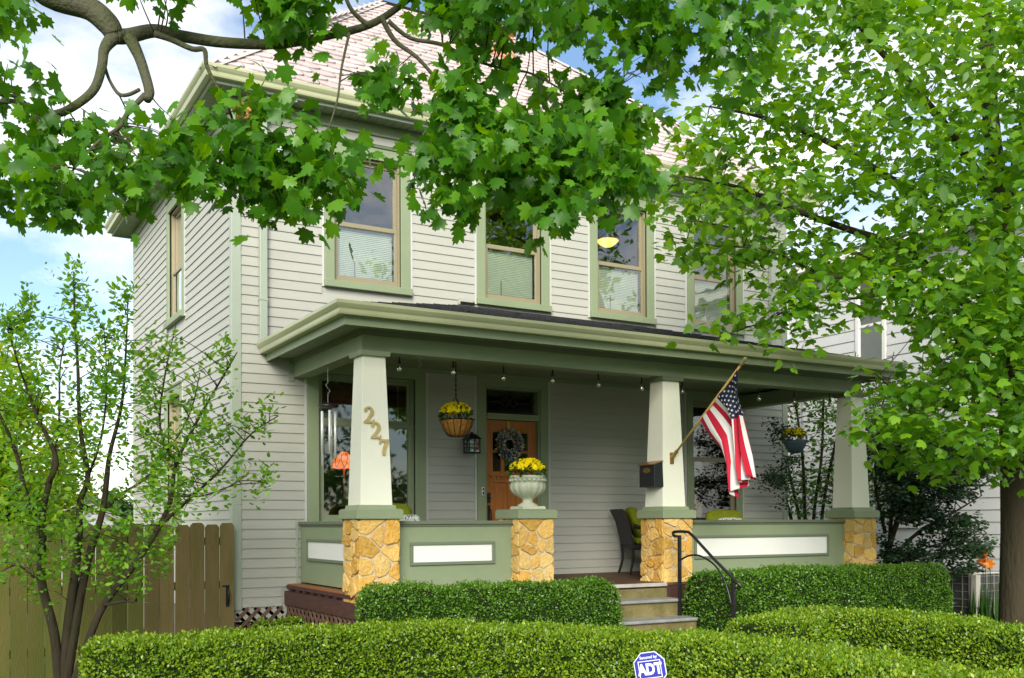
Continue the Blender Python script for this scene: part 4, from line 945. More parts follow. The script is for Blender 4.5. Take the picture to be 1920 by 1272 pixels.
def chair(x, y, rz, w, label, bh=1.0):
    t = thing('wicker_armchair', label, 'chair', (x, y, ZF)); Rm = Matrix.Rotation(rz, 3, 'Z'); O = Vector((x, y, ZF))
    def T(b): b.v = [tuple(O+Rm @ Vector(v)) for v in b.v]; return b
    for sx in (-1, 1):
        T(MB().tube(spline([(sx*(w/2-.03), -.28, 0), (sx*(w/2-.05), -.25, .2), (sx*(w/2-.04), -.27, .40)], 3), [.016, .016, .018, .02, .02, .022, .024], 6)).build('leg', wicker_m, t, True)
        T(MB().tube(spline([(sx*(w/2-.02), .32, 0), (sx*(w/2-.05), .27, .2), (sx*(w/2-.03), .28, .40)], 3), [.016, .016, .018, .02, .02, .022, .024], 6)).build('leg', wicker_m, t, True)
        T(MB().tube(spline([(sx*(w/2-.02), -.30, .36), (sx*(w/2), -.28, .56), (sx*(w/2), .0, .60), (sx*(w/2-.02), .26, .66)], 4), .03, 8)).build('arm', wicker_m, t, True)
    b = MB(); b.box(-w/2+.02, w/2-.02, -.30, .28, .34, .41); bevel(T(b).build('seat', wicker_m, t), .02)
    n = 9; b = MB()      # curved, flaring back with woven slats and gaps
    for q in range(n):
        a0 = -w/2+.01+(w-.02)*q/n; a1 = a0+(w-.02)/n*.86
        prof = [(.26, .40), (.29, .40+.10*bh), (.335, .40+.24*bh), (.40+.05*(bh-1), .40+.37*bh)]
        vs = []
        for (yy, zz) in prof: fl = 1+.10*(zz-.4); vs += [(a0*fl, yy, zz), (a1*fl, yy, zz), (a1*fl, yy+.03, zz), (a0*fl, yy+.03, zz)]
        fs = [(0, 3, 2, 1), (12, 13, 14, 15)]
        for k_ in range(3):
            for e in range(4): fs.append((k_*4+e, k_*4+(e+1) % 4, k_*4+4+(e+1) % 4, k_*4+4+e))
        b.add(vs, fs)
    T(b).build('backrest', wicker_m, t)
    b = MB(); pillow(b, (0, -.02, .46), w/2-.05, .0, .0) if False else None
    b = MB(); b.box(-w/2+.05, w/2-.05, -.28, .22, .411, .50); s_ = bevel(T(b).build('seat_cushion', lime_m, t), .035, 3)
    return t, T
t1, T1 = chair(5.52, -0.62, math.radians(68), .66, 'black wicker armchair with lime cushion beside the doorway, behind the middle stone pier', 1.32)
def cushion(name, label, m, c, r, rot, cat='cushion'):
    b = MB(); A_ = Matrix.Rotation(rot[2], 3, 'Z') @ Matrix.Rotation(rot[0], 3, 'X'); pillow(b, c, r[0], r[1], r[2], A_); return tag(b.build(name, m, None, True), label, cat)
cc = onY(1192, 982, -0.66); cushion('back_cushion', 'lime green cushion leaning in the black wicker armchair beside the doorway', lime_m, cc, (.22, .08, .24), (math.radians(-24), 0, math.radians(68)))
t2, T2 = chair(onY(1366, 968, -1.12).x+.02, -1.15, math.radians(0), .86, 'wide black wicker seat behind the right porch railing under the flag')
cc = onY(1372, 968, -1.12); cushion('back_cushion', 'wide lime green cushion showing above the right porch railing', lime_m, Vector((cc.x, -.98, cc.z-.07)), (.33, .085, .16), (math.radians(-15), 0, 0))
print_m = bpy.data.materials.new('patterned_fabric'); print_m.use_nodes = True; nn = print_m.node_tree; bb = nn.nodes['Principled BSDF']; bb.inputs['Roughness'].default_value = .85
wv = nn.nodes.new('ShaderNodeTexNoise'); wv.inputs['Scale'].default_value = 17; wv.inputs['Distortion'].default_value = 2.5; gg = nn.nodes.new('ShaderNodeNewGeometry'); nn.links.new(gg.outputs['Position'], wv.inputs['Vector'])
cr = nn.nodes.new('ShaderNodeValToRGB'); cr.color_ramp.interpolation = 'CONSTANT'; e = cr.color_ramp.elements; e[0].color = (.05, .09, .16, 1); e[1].position = .42; e[1].color = (.75, .75, .72, 1)
x_ = e.new(.55); x_.color = (.30, .42, .05, 1); x_ = e.new(.60); x_.color = (.75, .75, .72, 1); nn.links.new(wv.outputs['Fac'], cr.inputs[0]); nn.links.new(cr.outputs[0], bb.inputs['Base Color'])
cc = onY(1382, 975, -1.35); cushion('lumbar_pillow', 'patterned white lumbar pillow in front of the wide lime cushion', print_m, Vector((cc.x, -1.22, cc.z-.065)), (.24, .06, .10), (math.radians(-15), 0, 0), 'pillow')
t3, T3 = chair(1.42, -0.75, math.radians(-18), .66, 'black wicker armchair below the large porch window, behind the left stone pier')
cc = onY(762, 970, -0.95); cushion('back_cushion', 'lime green cushion peeking up behind the left stone pier', lime_m, Vector((cc.x-.10, -.80, cc.z-.05)), (.23, .08, .22), (math.radians(-15), 0, math.radians(-20)))
cc = onY(776, 973, -1.15); cushion('throw_pillow', 'small blue, green and white patterned pillow behind the left railing', print_m, Vector((cc.x, -1.02, cc.z-.075)), (.13, .05, .13), (math.radians(-18), 0, math.radians(-30)), 'pillow')

# ---------------------------------------------------------------- lamps behind the glass
glow_m = mat('amber_shade', (.8, .42, .12), .5, .3, emit=(1.0, .42, .10), estr=1.3)
lp = onY(1139, 452, 0.9); t = thing('ceiling_lamp', 'lit amber glass ceiling lamp behind the third upper window', 'lamp', tuple(lp))
b = MB(); b.lathe([(0, -.10), (.07, -.085), (.13, -.045), (.17, 0), (.155, .01, .1), (.06, .03)], lp, 40, lobes=8); b.build('shade', glow_m, t, True)
b = MB(); b.tube([lp+Vector((0, 0, .03)), (lp.x, lp.y, 6.69)], .012, 8); b.build('stem', brass_m, t)
lp = onY(632, 742, 1.3); t = thing('drum_lamp', 'wide brown drum lamp hanging inside the large porch window', 'lamp', tuple(lp)); 
b = MB(); b.lathe([(.27, .10), (.285, -.11), (.28, -.11), (.265, .10)], lp, 32); b.lathe([(0, -.112), (.28, -.112)], lp, 32); b.build('shade', mat('drum_fabric', (.23, .15, .11), .8), t, True)
b = MB(); b.tube([lp+Vector((0, 0, -.11)), (lp.x, lp.y, 3.94)], .012, 8); b.lathe([(0, .0), (.08, .0), (.05, .03), (0, .03)], (lp.x, lp.y, 3.90), 14); b.build('stem', black_m, t)
lp = onY(645, 862, 0.75); t = thing('table_lamp', 'lit orange leaded-glass table lamp inside the large porch window', 'lamp', (lp.x, lp.y, 1.0))
sh_m = mat('tiffany_glass', (.6, .18, .04), .4, .4, emit=(1.0, .20, .035), estr=.55)
b = MB(); b.lathe([(.17, -.11), (.165, -.06), (.13, .02), (.07, .08), (.03, .10)], lp, 20); b.build('shade', sh_m, t, True)
b = MB()
for q in range(10):
    a = 2*math.pi*q/10
    for s_ in (-1, 1): b.tube([lp+Vector(((r_+.003)*math.cos(a+s_*k_*.16), (r_+.003)*math.sin(a+s_*k_*.16), z)) for k_, (r_, z) in enumerate(((.17, -.11), (.165, -.06), (.13, .02), (.07, .08)))], .004, 4)
b.build('leading', black_m, t)
b = MB(); b.tube([lp+Vector((0, 0, .10)), (lp.x, lp.y, 1.75)], .015, 8); b.lathe([(0, .03), (.05, .025), (.09, 0), (0, 0)], (lp.x, lp.y, 1.75), 16); b.build('stand', brass_m, t, True)
t = thing('dining_table', 'dark dining table inside the large porch window', 'table', (1.7, .9, 1.0))
b = MB(); b.box(1.15, 2.4, .55, 1.35, 1.71, 1.75); b.build('table_top', deckwood_m, t)
for (x_, y_) in ((1.2, .6), (2.35, .6), (1.2, 1.3), (2.35, 1.3)): MB().box(x_-.03, x_+.03, y_-.03, y_+.03, 1.0, 1.71).build('leg', deckwood_m, t)

# ---------------------------------------------------------------- security sign in front of the hedge
sx = PX(1219, 1254, 6.55); t = thing('yard_sign', 'blue octagonal security yard sign with white border before the front hedge', 'sign', (sx.x, sx.y, 0))
signb_m = mat('sign_blue', (.028, .030, .33), .45, .4); signw_m = mat('sign_white', (.72, .74, .80), .5, .4)
rt = Vector((CR.x, CR.y, 0)).normalized(); Rz = Matrix.Rotation(math.radians(-22), 3, 'Z'); ex = (Rz @ rt+Vector((0, 0, .17))).normalized(); nr = ex.cross(Vector((0, 0, 1))).normalized(); ez = nr.cross(ex)*-1
if ez.z < 0: ez = -ez
if (EYE-sx).dot(nr) < 0: nr = -nr
def S(a, c, d=0): return sx+ex*a+ez*c+nr*d
def octo(w, h, k): return [(-w, -h+k), (-w, h-k), (-w+k, h), (w-k, h), (w, h-k), (w, -h+k), (w-k, -h), (-w+k, -h)]
b = MB(); b.poly([S(a, c, .0) for a, c in octo(.104, .108, .057)], nr*-.006); plate = b.build('plate', signw_m, t); fix_normals(plate)
b = MB(); b.poly([S(a, c, .0022) for a, c in octo(.0985, .1025, .054)], nr*-.001); fix_normals(b.build('blue_field', signb_m, plate))
b = MB()
for (a0, a1, c0, c1) in ((-.075, .075, .048, .053), (-.075, .075, -.062, -.057), (-.075, -.070, -.057, .048), (.070, .075, -.057, .048)): b.poly([S(a0, c0, .004), (S(a1, c0, .004)), S(a1, c1, .004), S(a0, c1, .004)], nr*-.001)
fix_normals(b.build('border', signw_m, plate))
def text_mesh(txt, size, a, c, sxx=1.0, off=0.0, name='lettering', m_=signw_m):
    cu = bpy.data.curves.new(name, 'FONT'); cu.body = txt; cu.size = size; cu.align_x = 'CENTER'; cu.align_y = 'CENTER'; cu.offset = off; cu.extrude = .0004; cu.resolution_u = 3
    tmp = bpy.data.objects.new('tmp', cu); COL.objects.link(tmp); dg = bpy.context.evaluated_depsgraph_get(); me = bpy.data.meshes.new_from_object(tmp.evaluated_get(dg)); bpy.data.objects.remove(tmp)
    for v in me.vertices: p = S(a+v.co.x*sxx, c+v.co.y, .0045+v.co.z); v.co = p
    me.materials.clear(); me.materials.append(m_); o = link(name, me, plate); fix_normals(o); return o
text_mesh('ADT', .098, 0, -.006, .80, .0045); text_mesh('Secured by', .026, 0, .074, 1.0, .0006); text_mesh('1.800.ADT.ASAP', .019, 0, -.079, .95, .0005)
b = MB(); b.tube([S(0, -.06, -.012), Vector((S(0, -.06).x, S(0, -.06).y, 0))+nr*-.012], .008, 6); b.build('stake', mat('sign_stake', (.35, .36, .38), .4, metal=.6), t)
# ---------------------------------------------------------------- ground, walk, street
def structure(o): o['kind'] = 'structure'; return o
lawn_m = mat('lawn', (0.045, 0.085, 0.018), .9, .2, col2=(.085, .12, .03), varscale=2.5, bump=.8, bumpscale=60)
structure(MB().add([(-400, -400, 0), (400, -400, 0), (400, 500, 0), (-400, 500, 0)], [(0, 1, 2, 3)]).build('ground', lawn_m))
walk_m = mat('concrete_walk', (.45, .43, .38), .85, .25, var=.12, varscale=3, bump=.3)
structure(MB().box(3.05, 4.35, -10.2, -3.84, -.05, .03).build('path', walk_m))
structure(MB().box(-40, 40, -11.7, -10.2, -.05, .035).build('pavement', walk_m))
structure(MB().add([(-60, -21, .006), (60, -21, .006), (60, -13, .006), (-60, -13, .006)], [(0, 1, 2, 3)]).build('road', mat('asphalt_road', (.05, .05, .052), .9, .2, var=.15, varscale=8, bump=.3)))
structure(MB().box(-60, 60, -13.15, -13, -.05, .12).build('kerb', walk_m))
mulch = MB(); mulch.add([(-1.2, -3.0, .006), (2.9, -3.0, .006), (2.9, -.05, .006), (-1.2, -.05, .006)], [(0, 1, 2, 3)]); structure(mulch.build('flower_bed', mat('mulch', (.045, .026, .016), .95, .1, var=.4, varscale=20, bump=.8)))

# ---------------------------------------------------------------- hedges
boxcore_m = mat('hedge_core', (.012, .022, .006), .95, .05, var=.4, varscale=14)  # solid core inside the leaves; shade between them is put into its dark colour
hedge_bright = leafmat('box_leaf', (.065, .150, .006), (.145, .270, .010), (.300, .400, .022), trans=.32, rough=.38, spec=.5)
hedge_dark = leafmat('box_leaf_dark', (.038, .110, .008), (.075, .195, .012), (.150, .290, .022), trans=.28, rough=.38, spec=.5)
def hedge(path, hw, h, label, leafm, dens, size, group='clipped box hedges', zb=0.0, bulge=.05, seed=3, step=.07):
    r_ = np.random.default_rng(seed)
    P = spline([Vector((p[0], p[1], 0)) for p in path], 24)
    # even stations
    acc = [0.0]
    for a, c in zip(P[:-1], P[1:]): acc.append(acc[-1]+(c-a).length)
    Ltot = acc[-1]; n = max(8, int(Ltot/step)); M_ = 26
    xs = np.interp(np.linspace(0, Ltot, n+1), acc, [p.x for p in P]); ys = np.interp(np.linspace(0, Ltot, n+1), acc, [p.y for p in P]); ss = np.linspace(0, Ltot, n+1)
    tx = np.gradient(xs); ty = np.gradient(ys); l = np.hypot(tx, ty); tx /= l; ty /= l
    ang = np.linspace(math.pi, 0, M_+1)
    ph = r_.uniform(0, 6.28, 12)
    V = np.zeros((n+1, M_+1, 3))
    er = min(hw*.8, Ltot*.4)
    for i_ in range(n+1):
        d = min(ss[i_], Ltot-ss[i_]); e = 1.0 if d >= er else (1-((er-d)/er)**3.2)**(1/3.2); e = max(e, .02)
        ca, sa = np.cos(ang), np.sin(ang); o_ = np.sign(ca)*np.abs(ca)**.42*hw; z_ = np.abs(sa)**.42*h
        z_ = z_*(0.93+.07*e) ; o_ = o_*e
        wob = bulge*(.5*np.sin(ss[i_]*2.1+ang*2+ph[0])+.35*np.sin(ss[i_]*4.7-ang*3+ph[1])+.3*np.sin(ss[i_]*9.1+ang*5+ph[2]))
        o_ = o_*(1+wob/hw*.6); z_ = z_+wob*.55*np.sin(ang)
        V[i_, :, 0] = xs[i_]-ty[i_]*o_; V[i_, :, 1] = ys[i_]+tx[i_]*o_; V[i_, :, 2] = zb+z_
    t = thing('hedge', label, 'hedge', (float(xs[n//2]), float(ys[n//2]), zb), group)
    b = MB(); b.v = [tuple(p) for p in V.reshape(-1, 3)]; W_ = M_+1
    b.f = [(i_*W_+j_, i_*W_+j_+1, (i_+1)*W_+j_+1, (i_+1)*W_+j_) for i_ in range(n) for j_ in range(M_)]; b.f += [tuple(range(W_)), tuple(n*W_+j_ for j_ in range(W_))]; b.mi = [0]*len(b.f)
    core = b.build('dark_core', boxcore_m, t); 
    cen = V.mean(axis=1, keepdims=True); 
    for v_ in core.data.vertices:
        i_ = v_.index//W_; c = cen[i_, 0]; v_.co = Vector(v_.co)+(Vector((c[0], c[1], v_.co.z*.97-.02))-Vector(v_.co))*.06
    # sample leaves on the surface
    A_ = V[:-1, :-1]; B_ = V[1:, :-1]; C2 = V[1:, 1:]; D_ = V[:-1, 1:]
    ar = np.linalg.norm(np.cross(C2-A_, D_-B_), axis=-1)*.5; prob = ar.reshape(-1); tot = prob.sum()
    nl = int(tot*dens); idx = r_.choice(len(prob), nl, p=prob/tot); a, c = r_.random((2, nl, 1))
    f4 = [q.reshape(-1, 3)[idx] for q in (A_, B_, C2, D_)]
    pos = (f4[0]*(1-a)+f4[1]*a)*(1-c)+(f4[3]*(1-a)+f4[2]*a)*c
    nr = unit(np.cross(f4[1]-f4[0], f4[3]-f4[0])); outw = pos-np.repeat(cen[:-1], M_, 1).reshape(-1, 3)[idx]; sg = np.sign(np.sum(nr*outw, -1, keepdims=True)); nr = nr*np.where(sg == 0, 1, sg)
    clump = .5+.5*np.sin(pos[:, :1]*11+ph[3])*np.sin(pos[:, 1:2]*13+ph[4])*np.sin(pos[:, 2:]*12+ph[5])
    pos = pos+nr*(r_.normal(0, .017, (nl, 1))-.034+.060*clump)
    wx = pos[:, 0]+.35*np.sin(pos[:, 1]*3.1+pos[:, 2]*9+ph[9]); wy = pos[:, 1]+.35*np.sin(pos[:, 0]*2.3-pos[:, 2]*7+ph[10])
    fld = np.sin(wx*9.7+ph[6])*np.sin(wy*8.3+ph[7])+.7*np.sin(wx*21+wy*17+ph[11])*np.sin(pos[:, 2]*19+ph[8])
    hole = (fld > .80) & (nr[:, 2] < .6) & (r_.random(nl) < .62)
    keep = ~hole; pos = pos[keep]; nr = nr[keep]; nl = len(pos)
    tip = nr*.55+np.array((0, 0, .45))+unit(r_.normal(size=(nl, 3)))*.9; nm = nr*.5+unit(r_.normal(size=(nl, 3)))*.8+np.array((0, 0, .35))
    fo = link('foliage', leaves_mesh('foliage', pos, tip, nm, r_.uniform(.7, 1.25, nl)*size, leaf_quad(), leafm, fold=.5, droop=.3), t); fo['kind'] = 'stuff'
    # stray shoots on top
    return t
ZH = .80
hedge([(-2.0, -3.33), (-.9, -3.2), (.15, -3.2), (1.15, -3.75), (2.0, -4.75), (2.36, -6.1), (2.42, -7.8), (2.42, -9.4)], .56, ZH, 'long curving bright box hedge in the foreground, along the bottom of the picture', hedge_bright, 6800, .031, seed=5)
h2 = [onZ(u, v, ZH) for u, v in ((1400, 1158), (1480, 1145), (1600, 1143), (1720, 1152), (1840, 1166), (1960, 1180))]
fwd = Vector((CF.x, CF.y, 0)).normalized()
hedge([(p.x-fwd.x*.5, p.y-fwd.y*.5) for p in h2], .5, ZH, 'low box hedge at the right, between the foreground hedge and the porch hedge', hedge_bright, 5600, .031, seed=8)
ha, hb = onY(1300, 1070, -2.95), onY(1738, 1072, -2.95)
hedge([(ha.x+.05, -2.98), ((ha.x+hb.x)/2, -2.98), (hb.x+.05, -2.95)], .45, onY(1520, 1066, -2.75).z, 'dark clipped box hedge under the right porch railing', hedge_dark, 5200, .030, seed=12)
ha, hb = onY(682, 1100, -2.85), onY(1138, 1098, -2.85)
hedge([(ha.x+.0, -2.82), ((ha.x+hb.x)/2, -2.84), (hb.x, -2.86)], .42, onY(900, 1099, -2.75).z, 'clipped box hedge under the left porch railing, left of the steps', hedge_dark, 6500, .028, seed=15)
hedge([(.05, -.62), (.35, -.7), (.62, -.78)], .24, onY(500, 1168, -.65).z, 'small low box shrub at the foot of the lattice left of the porch', hedge_bright, 5200, .03, seed=18)

# ---------------------------------------------------------------- fence and gate
fence_m = mat('weathered_cedar', (.115, .098, .030), .85, .2, col2=(.078, .095, .018), varscale=2.6, var_stretch=(2.2, 2.2, .55), bump=.4, bumpscale=30, objvar=.28)
gate_m = mat('gate_cedar', (.190, .132, .058), .8, .25, col2=(.125, .108, .034), varscale=3.2, var_stretch=(3, 3, .5), bump=.4, bumpscale=30, objvar=.2)
yf_ = -.10; zt = onY(300, 983, yf_).z
def board_mesh(w, h, m_):
    b = MB(); c = .028; pr = [(0, 0), (w, 0), (w, h-c*1.1), (w-c, h), (c, h), (0, h-c*1.1)]; b.v = [(p[0], -.009, p[1]) for p in pr]+[(p[0], .009, p[1]) for p in pr]; n = 6
    b.f = [tuple(range(n)), tuple(range(2*n-1, n-1, -1))]+[(i_, n+i_, n+(i_+1) % n, (i_+1) % n) for i_ in range(n)]; b.mi = [0]*len(b.f); return b.mesh('board', m_)
fb_ = board_mesh(.1575, zt-.05, fence_m); gb_ = board_mesh(.156, zt-.05, gate_m); pitch = .1655
fence = thing('fence', 'weathered cedar board fence with dog-eared tops behind the small tree', 'fence', (-2.4, yf_, 0)); gate = thing('gate', 'browner cedar board gate with black pull beside the house corner', 'gate', (-.5, yf_, 0))
for q in range(24):
    x0_ = -.035-.15-q*pitch; g_ = q < 6
    o = link('board', gb_ if g_ else fb_, gate if g_ else fence, loc=(x0_+random.uniform(-.004, .004), yf_+random.uniform(-.004, .004), .05+random.uniform(-.012, .012)), rot=(0, random.uniform(-.004, .004), 0))
for zz in (.35, 1.0, 1.5):
    MB().box(-1.0, -.04, yf_+.012, yf_+.05, zz, zz+.09).build('rail', gate_m, gate); MB().box(-4.05, -1.08, yf_+.012, yf_+.05, zz, zz+.09).build('rail', fence_m, fence)
for xx in (-1.085, -2.8, -4.1): MB().box(xx-.045, xx+.045, yf_+.052, yf_+.14, 0, zt-.1).build('post', fence_m, fence)
hpz = onY(427, 1120, yf_-.02); b = MB(); b.box(hpz.x-.02, hpz.x+.02, yf_-.016, yf_-.0095, hpz.z-.11, hpz.z+.14); b.tube(spline([(hpz.x, yf_-.012, hpz.z+.10), (hpz.x, yf_-.055, hpz.z+.06), (hpz.x, yf_-.055, hpz.z-.03), (hpz.x, yf_-.012, hpz.z-.08)]), .01, 8); b.tube([(hpz.x-.06, yf_-.014, hpz.z+.13), (hpz.x+.01, yf_-.014, hpz.z+.12)], .008, 6); b.build('pull_handle', black_m, gate)

# ---------------------------------------------------------------- neighbouring house on the right
nb_m = mat('white_board_siding', (.60, .61, .62), .5, .35, var=.04, varscale=1.5, objvar=.03, bump=.05)
XN, NY0, NY1 = 12.3, -6.0, 6.0; nb = thing('house', 'white wide-board house next door, behind the trees at the right', 'house', (XN, 0, 0))
b = MB(); b.box(XN+.001, XN+8, NY0, NY1, .70, 6.65); nw = b.build('wall', nb_m, nb)
b = MB(); b.box(XN+.05, XN+7.95, NY0+.05, NY1-.05, 0, .72); b.build('foundation', mat('foundation_grey', (.16, .15, .14), .9), nb)
pk2 = MB(); EX2 = .204; pk2.add([(0, -.022, 0), (1, -.022, 0), (1, -.001, 0), (0, -.001, 0), (0, -.004, EX2*1.05), (1, -.004, EX2*1.05)], [(0, 3, 2, 1), (0, 1, 5, 4), (1, 2, 5), (0, 4, 3), (3, 4, 5, 2)]); pm2 = pk2.mesh('siding_board', nb_m)
wu = [onX(1606, 600, XN), onX(1662, 660, XN)]; wl = [onX(1668, 858, XN), onX(1722, 990, XN)]
NOPS = [(wu[1].y, wu[0].y, wu[1].z-.45, wu[0].z+1.0), (wl[1].y, wl[0].y, wl[1].z, wl[0].z+.30)]
q = 0
while .70+q*EX2 < 6.55:
    z = .70+q*EX2
    for s in runs(NY0, NY1, z, NOPS, EX2): link('siding_board', pm2, nw, loc=(XN, s[1], z), rot=(0, 0, -math.pi/2), scale=(s[1]-s[0], 1, 1))
    q += 1
PN = lambda a, d, z: (XN+d, a, z)
for i_, o in enumerate(NOPS):
    b = MB(); frame(b, PN, o[0], o[1], o[2], o[3], -.04, 0.0, .07, .08, .09); w_ = b.build('window', white_m, nb)
    b = MB(); mz = (o[2]+o[3])/2-.1; frame(b, PN, o[0]+.07, o[1]-.07, mz, mz+.05, -.02, .0, 0, .05, 0); b.build('meeting_rail', white_m, w_)
    pane(w_, PN, o[0]+.07, o[1]-.07, o[2]+.09, o[3]-.08, -.006, glassmat('neighbour_glass', .45) if i_ == 0 else glassmat('neighbour_glass_low', .2))
    b = MB(); b.add([PN(o[0]+.07, -.003, o[2]+.09), PN(o[1]-.07, -.003, o[2]+.09), PN(o[1]-.07, -.003, o[3]-.08), PN(o[0]+.07, -.003, o[3]-.08)], [(0, 1, 2, 3)]); b.build('shade', mat('grey_shade', (.42, .43, .42), .8) if i_ == 0 else mat('amber_blind', (.30, .17, .05), .8), w_)
cy = onX(1476, 600, XN).y; b = MB(); b.box(XN-.03, XN-.001, cy-.06, cy+.06, .7, 6.6); b.build('corner_board', white_m, nb)
cy = onX(1507, 600, XN).y; b = MB(); b.tube([(XN-.05, cy, .8), (XN-.05, cy, 5.2)], .02, 8); b.tube(spline([(XN-.05, cy, 5.2), (XN-.07, cy-.05, 5.3), (XN-.12, cy+.15, 4.9), (XN-.08, cy+.5, 4.3)]), .012, 5); b.tube(spline([(XN-.05, cy, 5.2), (XN-.1, cy+.2, 5.0), (XN-.12, cy+.35, 4.5), (XN-.08, cy+.7, 4.1)]), .01, 5); b.build('conduit', mat('conduit_grey', (.30, .31, .32), .5), nb)
b = MB(); b.box(XN-.45, XN+8.45, NY0-.4, NY1+.4, 6.65, 6.82); b.build('eave', white_m, nb)
b = MB(); b.add([(XN-.5, NY0-.45, 6.82), (XN+8.5, NY0-.45, 6.82), (XN+8.5, NY1+.45, 6.82), (XN-.5, NY1+.45, 6.82), (XN+4, NY0+4, 7.7), (XN+4, NY1-4, 7.7)], [(0, 1, 4), (1, 2, 5, 4), (2, 3, 5), (3, 0, 4, 5)]); b.build('roof', mat('grey_shingle', (.14, .135, .13), .9, .2, var=.2, varscale=12, bump=.5), nb)

# ---------------------------------------------------------------- air conditioner and lilies
ac = onX(1812, 1100, 11.6); ax0, ay0 = 11.25, ac.y-.36; t = thing('air_conditioner', 'grey outdoor air conditioner with wire guard beside the white house', 'air conditioner', (ax0+.36, ay0+.36, 0))
b = MB(); b.box(ax0-.06, ax0+.78, ay0-.06, ay0+.78, 0, .07); b.build('pad', walk_m, t)
zc = onX(1812, 1074, ax0).z; ac_m = mat('ac_enamel', (.50, .48, .42), .45, .4); coil = mat('coil_fins', (.065, .068, .07), .6, .3)
b = MB(); b.box(ax0+.02, ax0+.70, ay0+.02, ay0+.70, .08, zc-.03); b.build('coil', coil, t)
b = MB(); b.box(ax0, ax0+.72, ay0, ay0+.72, zc-.03, zc); bevel(b.build('top_panel', ac_m, t), .008)
b = MB()
for q in range(7): zz = .12+q*(zc-.18)/6; b.box(ax0-.004, ax0+.004, ay0, ay0+.72, zz-.004, zz+.004); b.box(ax0, ax0+.72, ay0-.004, ay0+.004, zz-.004, zz+.004)
for q in range(5): w = .72*q/4; b.box(ax0-.006, ax0+.002, ay0+w-.006, ay0+w+.006, .07, zc-.03); b.box(ax0+w-.006, ax0+w+.006, ay0-.006, ay0+.002, .07, zc-.03)
b.build('wire_guard', mat('guard_wire', (.30, .29, .27), .5), t)
b = MB(); b.box(ax0-.012, ax0+.10, ay0-.014, ay0+.06, .07, zc-.03); b.box(ax0-.05, ax0+.06, ay0-.10, ay0-.014, .38, zc-.03); b.build('service_panel', ac_m, t)
b = MB(); b.lathe([(0, .07), (.12, .065), (.24, .035), (.30, 0)], (ax0+.36, ay0+.36, zc), 24); b.build('fan_guard', black_m, t, True)
lily_m = leafmat('lily_petal', (.75, .16, .01), (.85, .26, .02), (.9, .33, .03), trans=.3); strap_m = leafmat('strap_leaf', (.02, .07, .01), (.035, .10, .012), (.06, .14, .02), trans=.3)
t = None; lp = onX(1848, 1045, 10.9); t = thing('day_lily', 'orange day lilies with strap leaves in front of the air conditioner', 'plant', (lp.x, lp.y, 0))
b = MB(); fp = []
for (u, v) in ((1846, 1038), (1855, 1058), (1842, 1052)):
    f_ = onX(u, v+22*0, 10.9); b.tube(spline([(lp.x, lp.y, 0), (f_.x+.03, f_.y, f_.z*.6), f_]), .006, 5); fp.append(f_)
b.build('stem', strap_m, t)
pos, tip, nr, sz = [], [], [], []
for f_ in fp:
    d = unit(np.array((-.6, -.4, .25))+rng.normal(size=3)*.3)
    for q in range(6): an = q*math.pi/3; e1 = unit(np.cross(d, (0, 0, 1))); e2 = np.cross(d, e1); pos.append(np.array(f_)); tip.append(d*.55+(e1*math.cos(an)+e2*math.sin(an))*.9); nr.append(d); sz.append(.10)
link('blossom', leaves_mesh('blossom', np.array(pos), np.array(tip), np.array(nr), np.array(sz), leaf_ovate(), lily_m, droop=.5), t)
n = 60; an = rng.uniform(0, 6.28, n); pos = np.stack([lp.x+rng.normal(0, .12, n), lp.y+rng.normal(0, .12, n), np.zeros(n)], 1); tip = np.stack([np.cos(an)*.55, np.sin(an)*.55, np.ones(n)], 1)
link('foliage', leaves_mesh('foliage', pos, tip, np.stack([np.cos(an), np.sin(an), .3*np.ones(n)], 1), rng.uniform(.4, .75, n), ([(-.03, 0), (.03, 0), (.035, .5), (0, 1), (-.035, .5)], [(0, 1, 2), (0, 2, 4), (4, 2, 3)]), strap_m, droop=.9), t)

# ---------------------------------------------------------------- garage beyond the fence
g0 = PX(150, 980, 26); t = thing('garage', 'small pale garage gable with low roof beyond the fence', 'building', (g0.x, g0.y, 0))
gx0, gx1 = PX(72, 980, 26).x, PX(232, 980, 26).x; gy = g0.y; ze = PX(80, 978, 26).z; zp = PX(142, 943, 26).z; gm = (gx0+gx1)/2
b = MB(); b.poly([(gx0+.15, gy, 0), (gx1-.15, gy, 0), (gx1-.15, gy, ze), (gm, gy, zp-.1), (gx0+.15, gy, ze)], (0, 4, 0)); w_ = b.build('wall', nb_m, t); fix_normals(w_)
q = 0
while .2+q*.15 < zp-.2:
    z = .2+q*.15; hw_ = (gx1-gx0)/2-.17 if z < ze else ((gx1-gx0)/2-.17)*(zp-.12-z)/(zp-.12-ze)
    if hw_ > .05: MB().box(gm-hw_, gm+hw_, gy-.02, gy-.004, z, z+.135).build('siding_board', nb_m, w_)
    q += 1
b = MB(); th = .10
for s_ in (-1, 1): b.poly([(gm, gy-.25, zp), (gm+s_*((gx1-gx0)/2+.2), gy-.25, ze-.12), (gm+s_*((gx1-gx0)/2+.2), gy-.25, ze-.12+th), (gm, gy-.25, zp+th)], (0, 4.5, 0))
fix_normals(b.build('roof', mat('pale_shingle', (.40, .38, .35), .9, .2, var=.1), t)); b = MB(); b.tube([(gm, gy-.22, zp-.25), (gm, gy-.22, zp-.08)], .03, 6); b.build('finial', black_m, t)
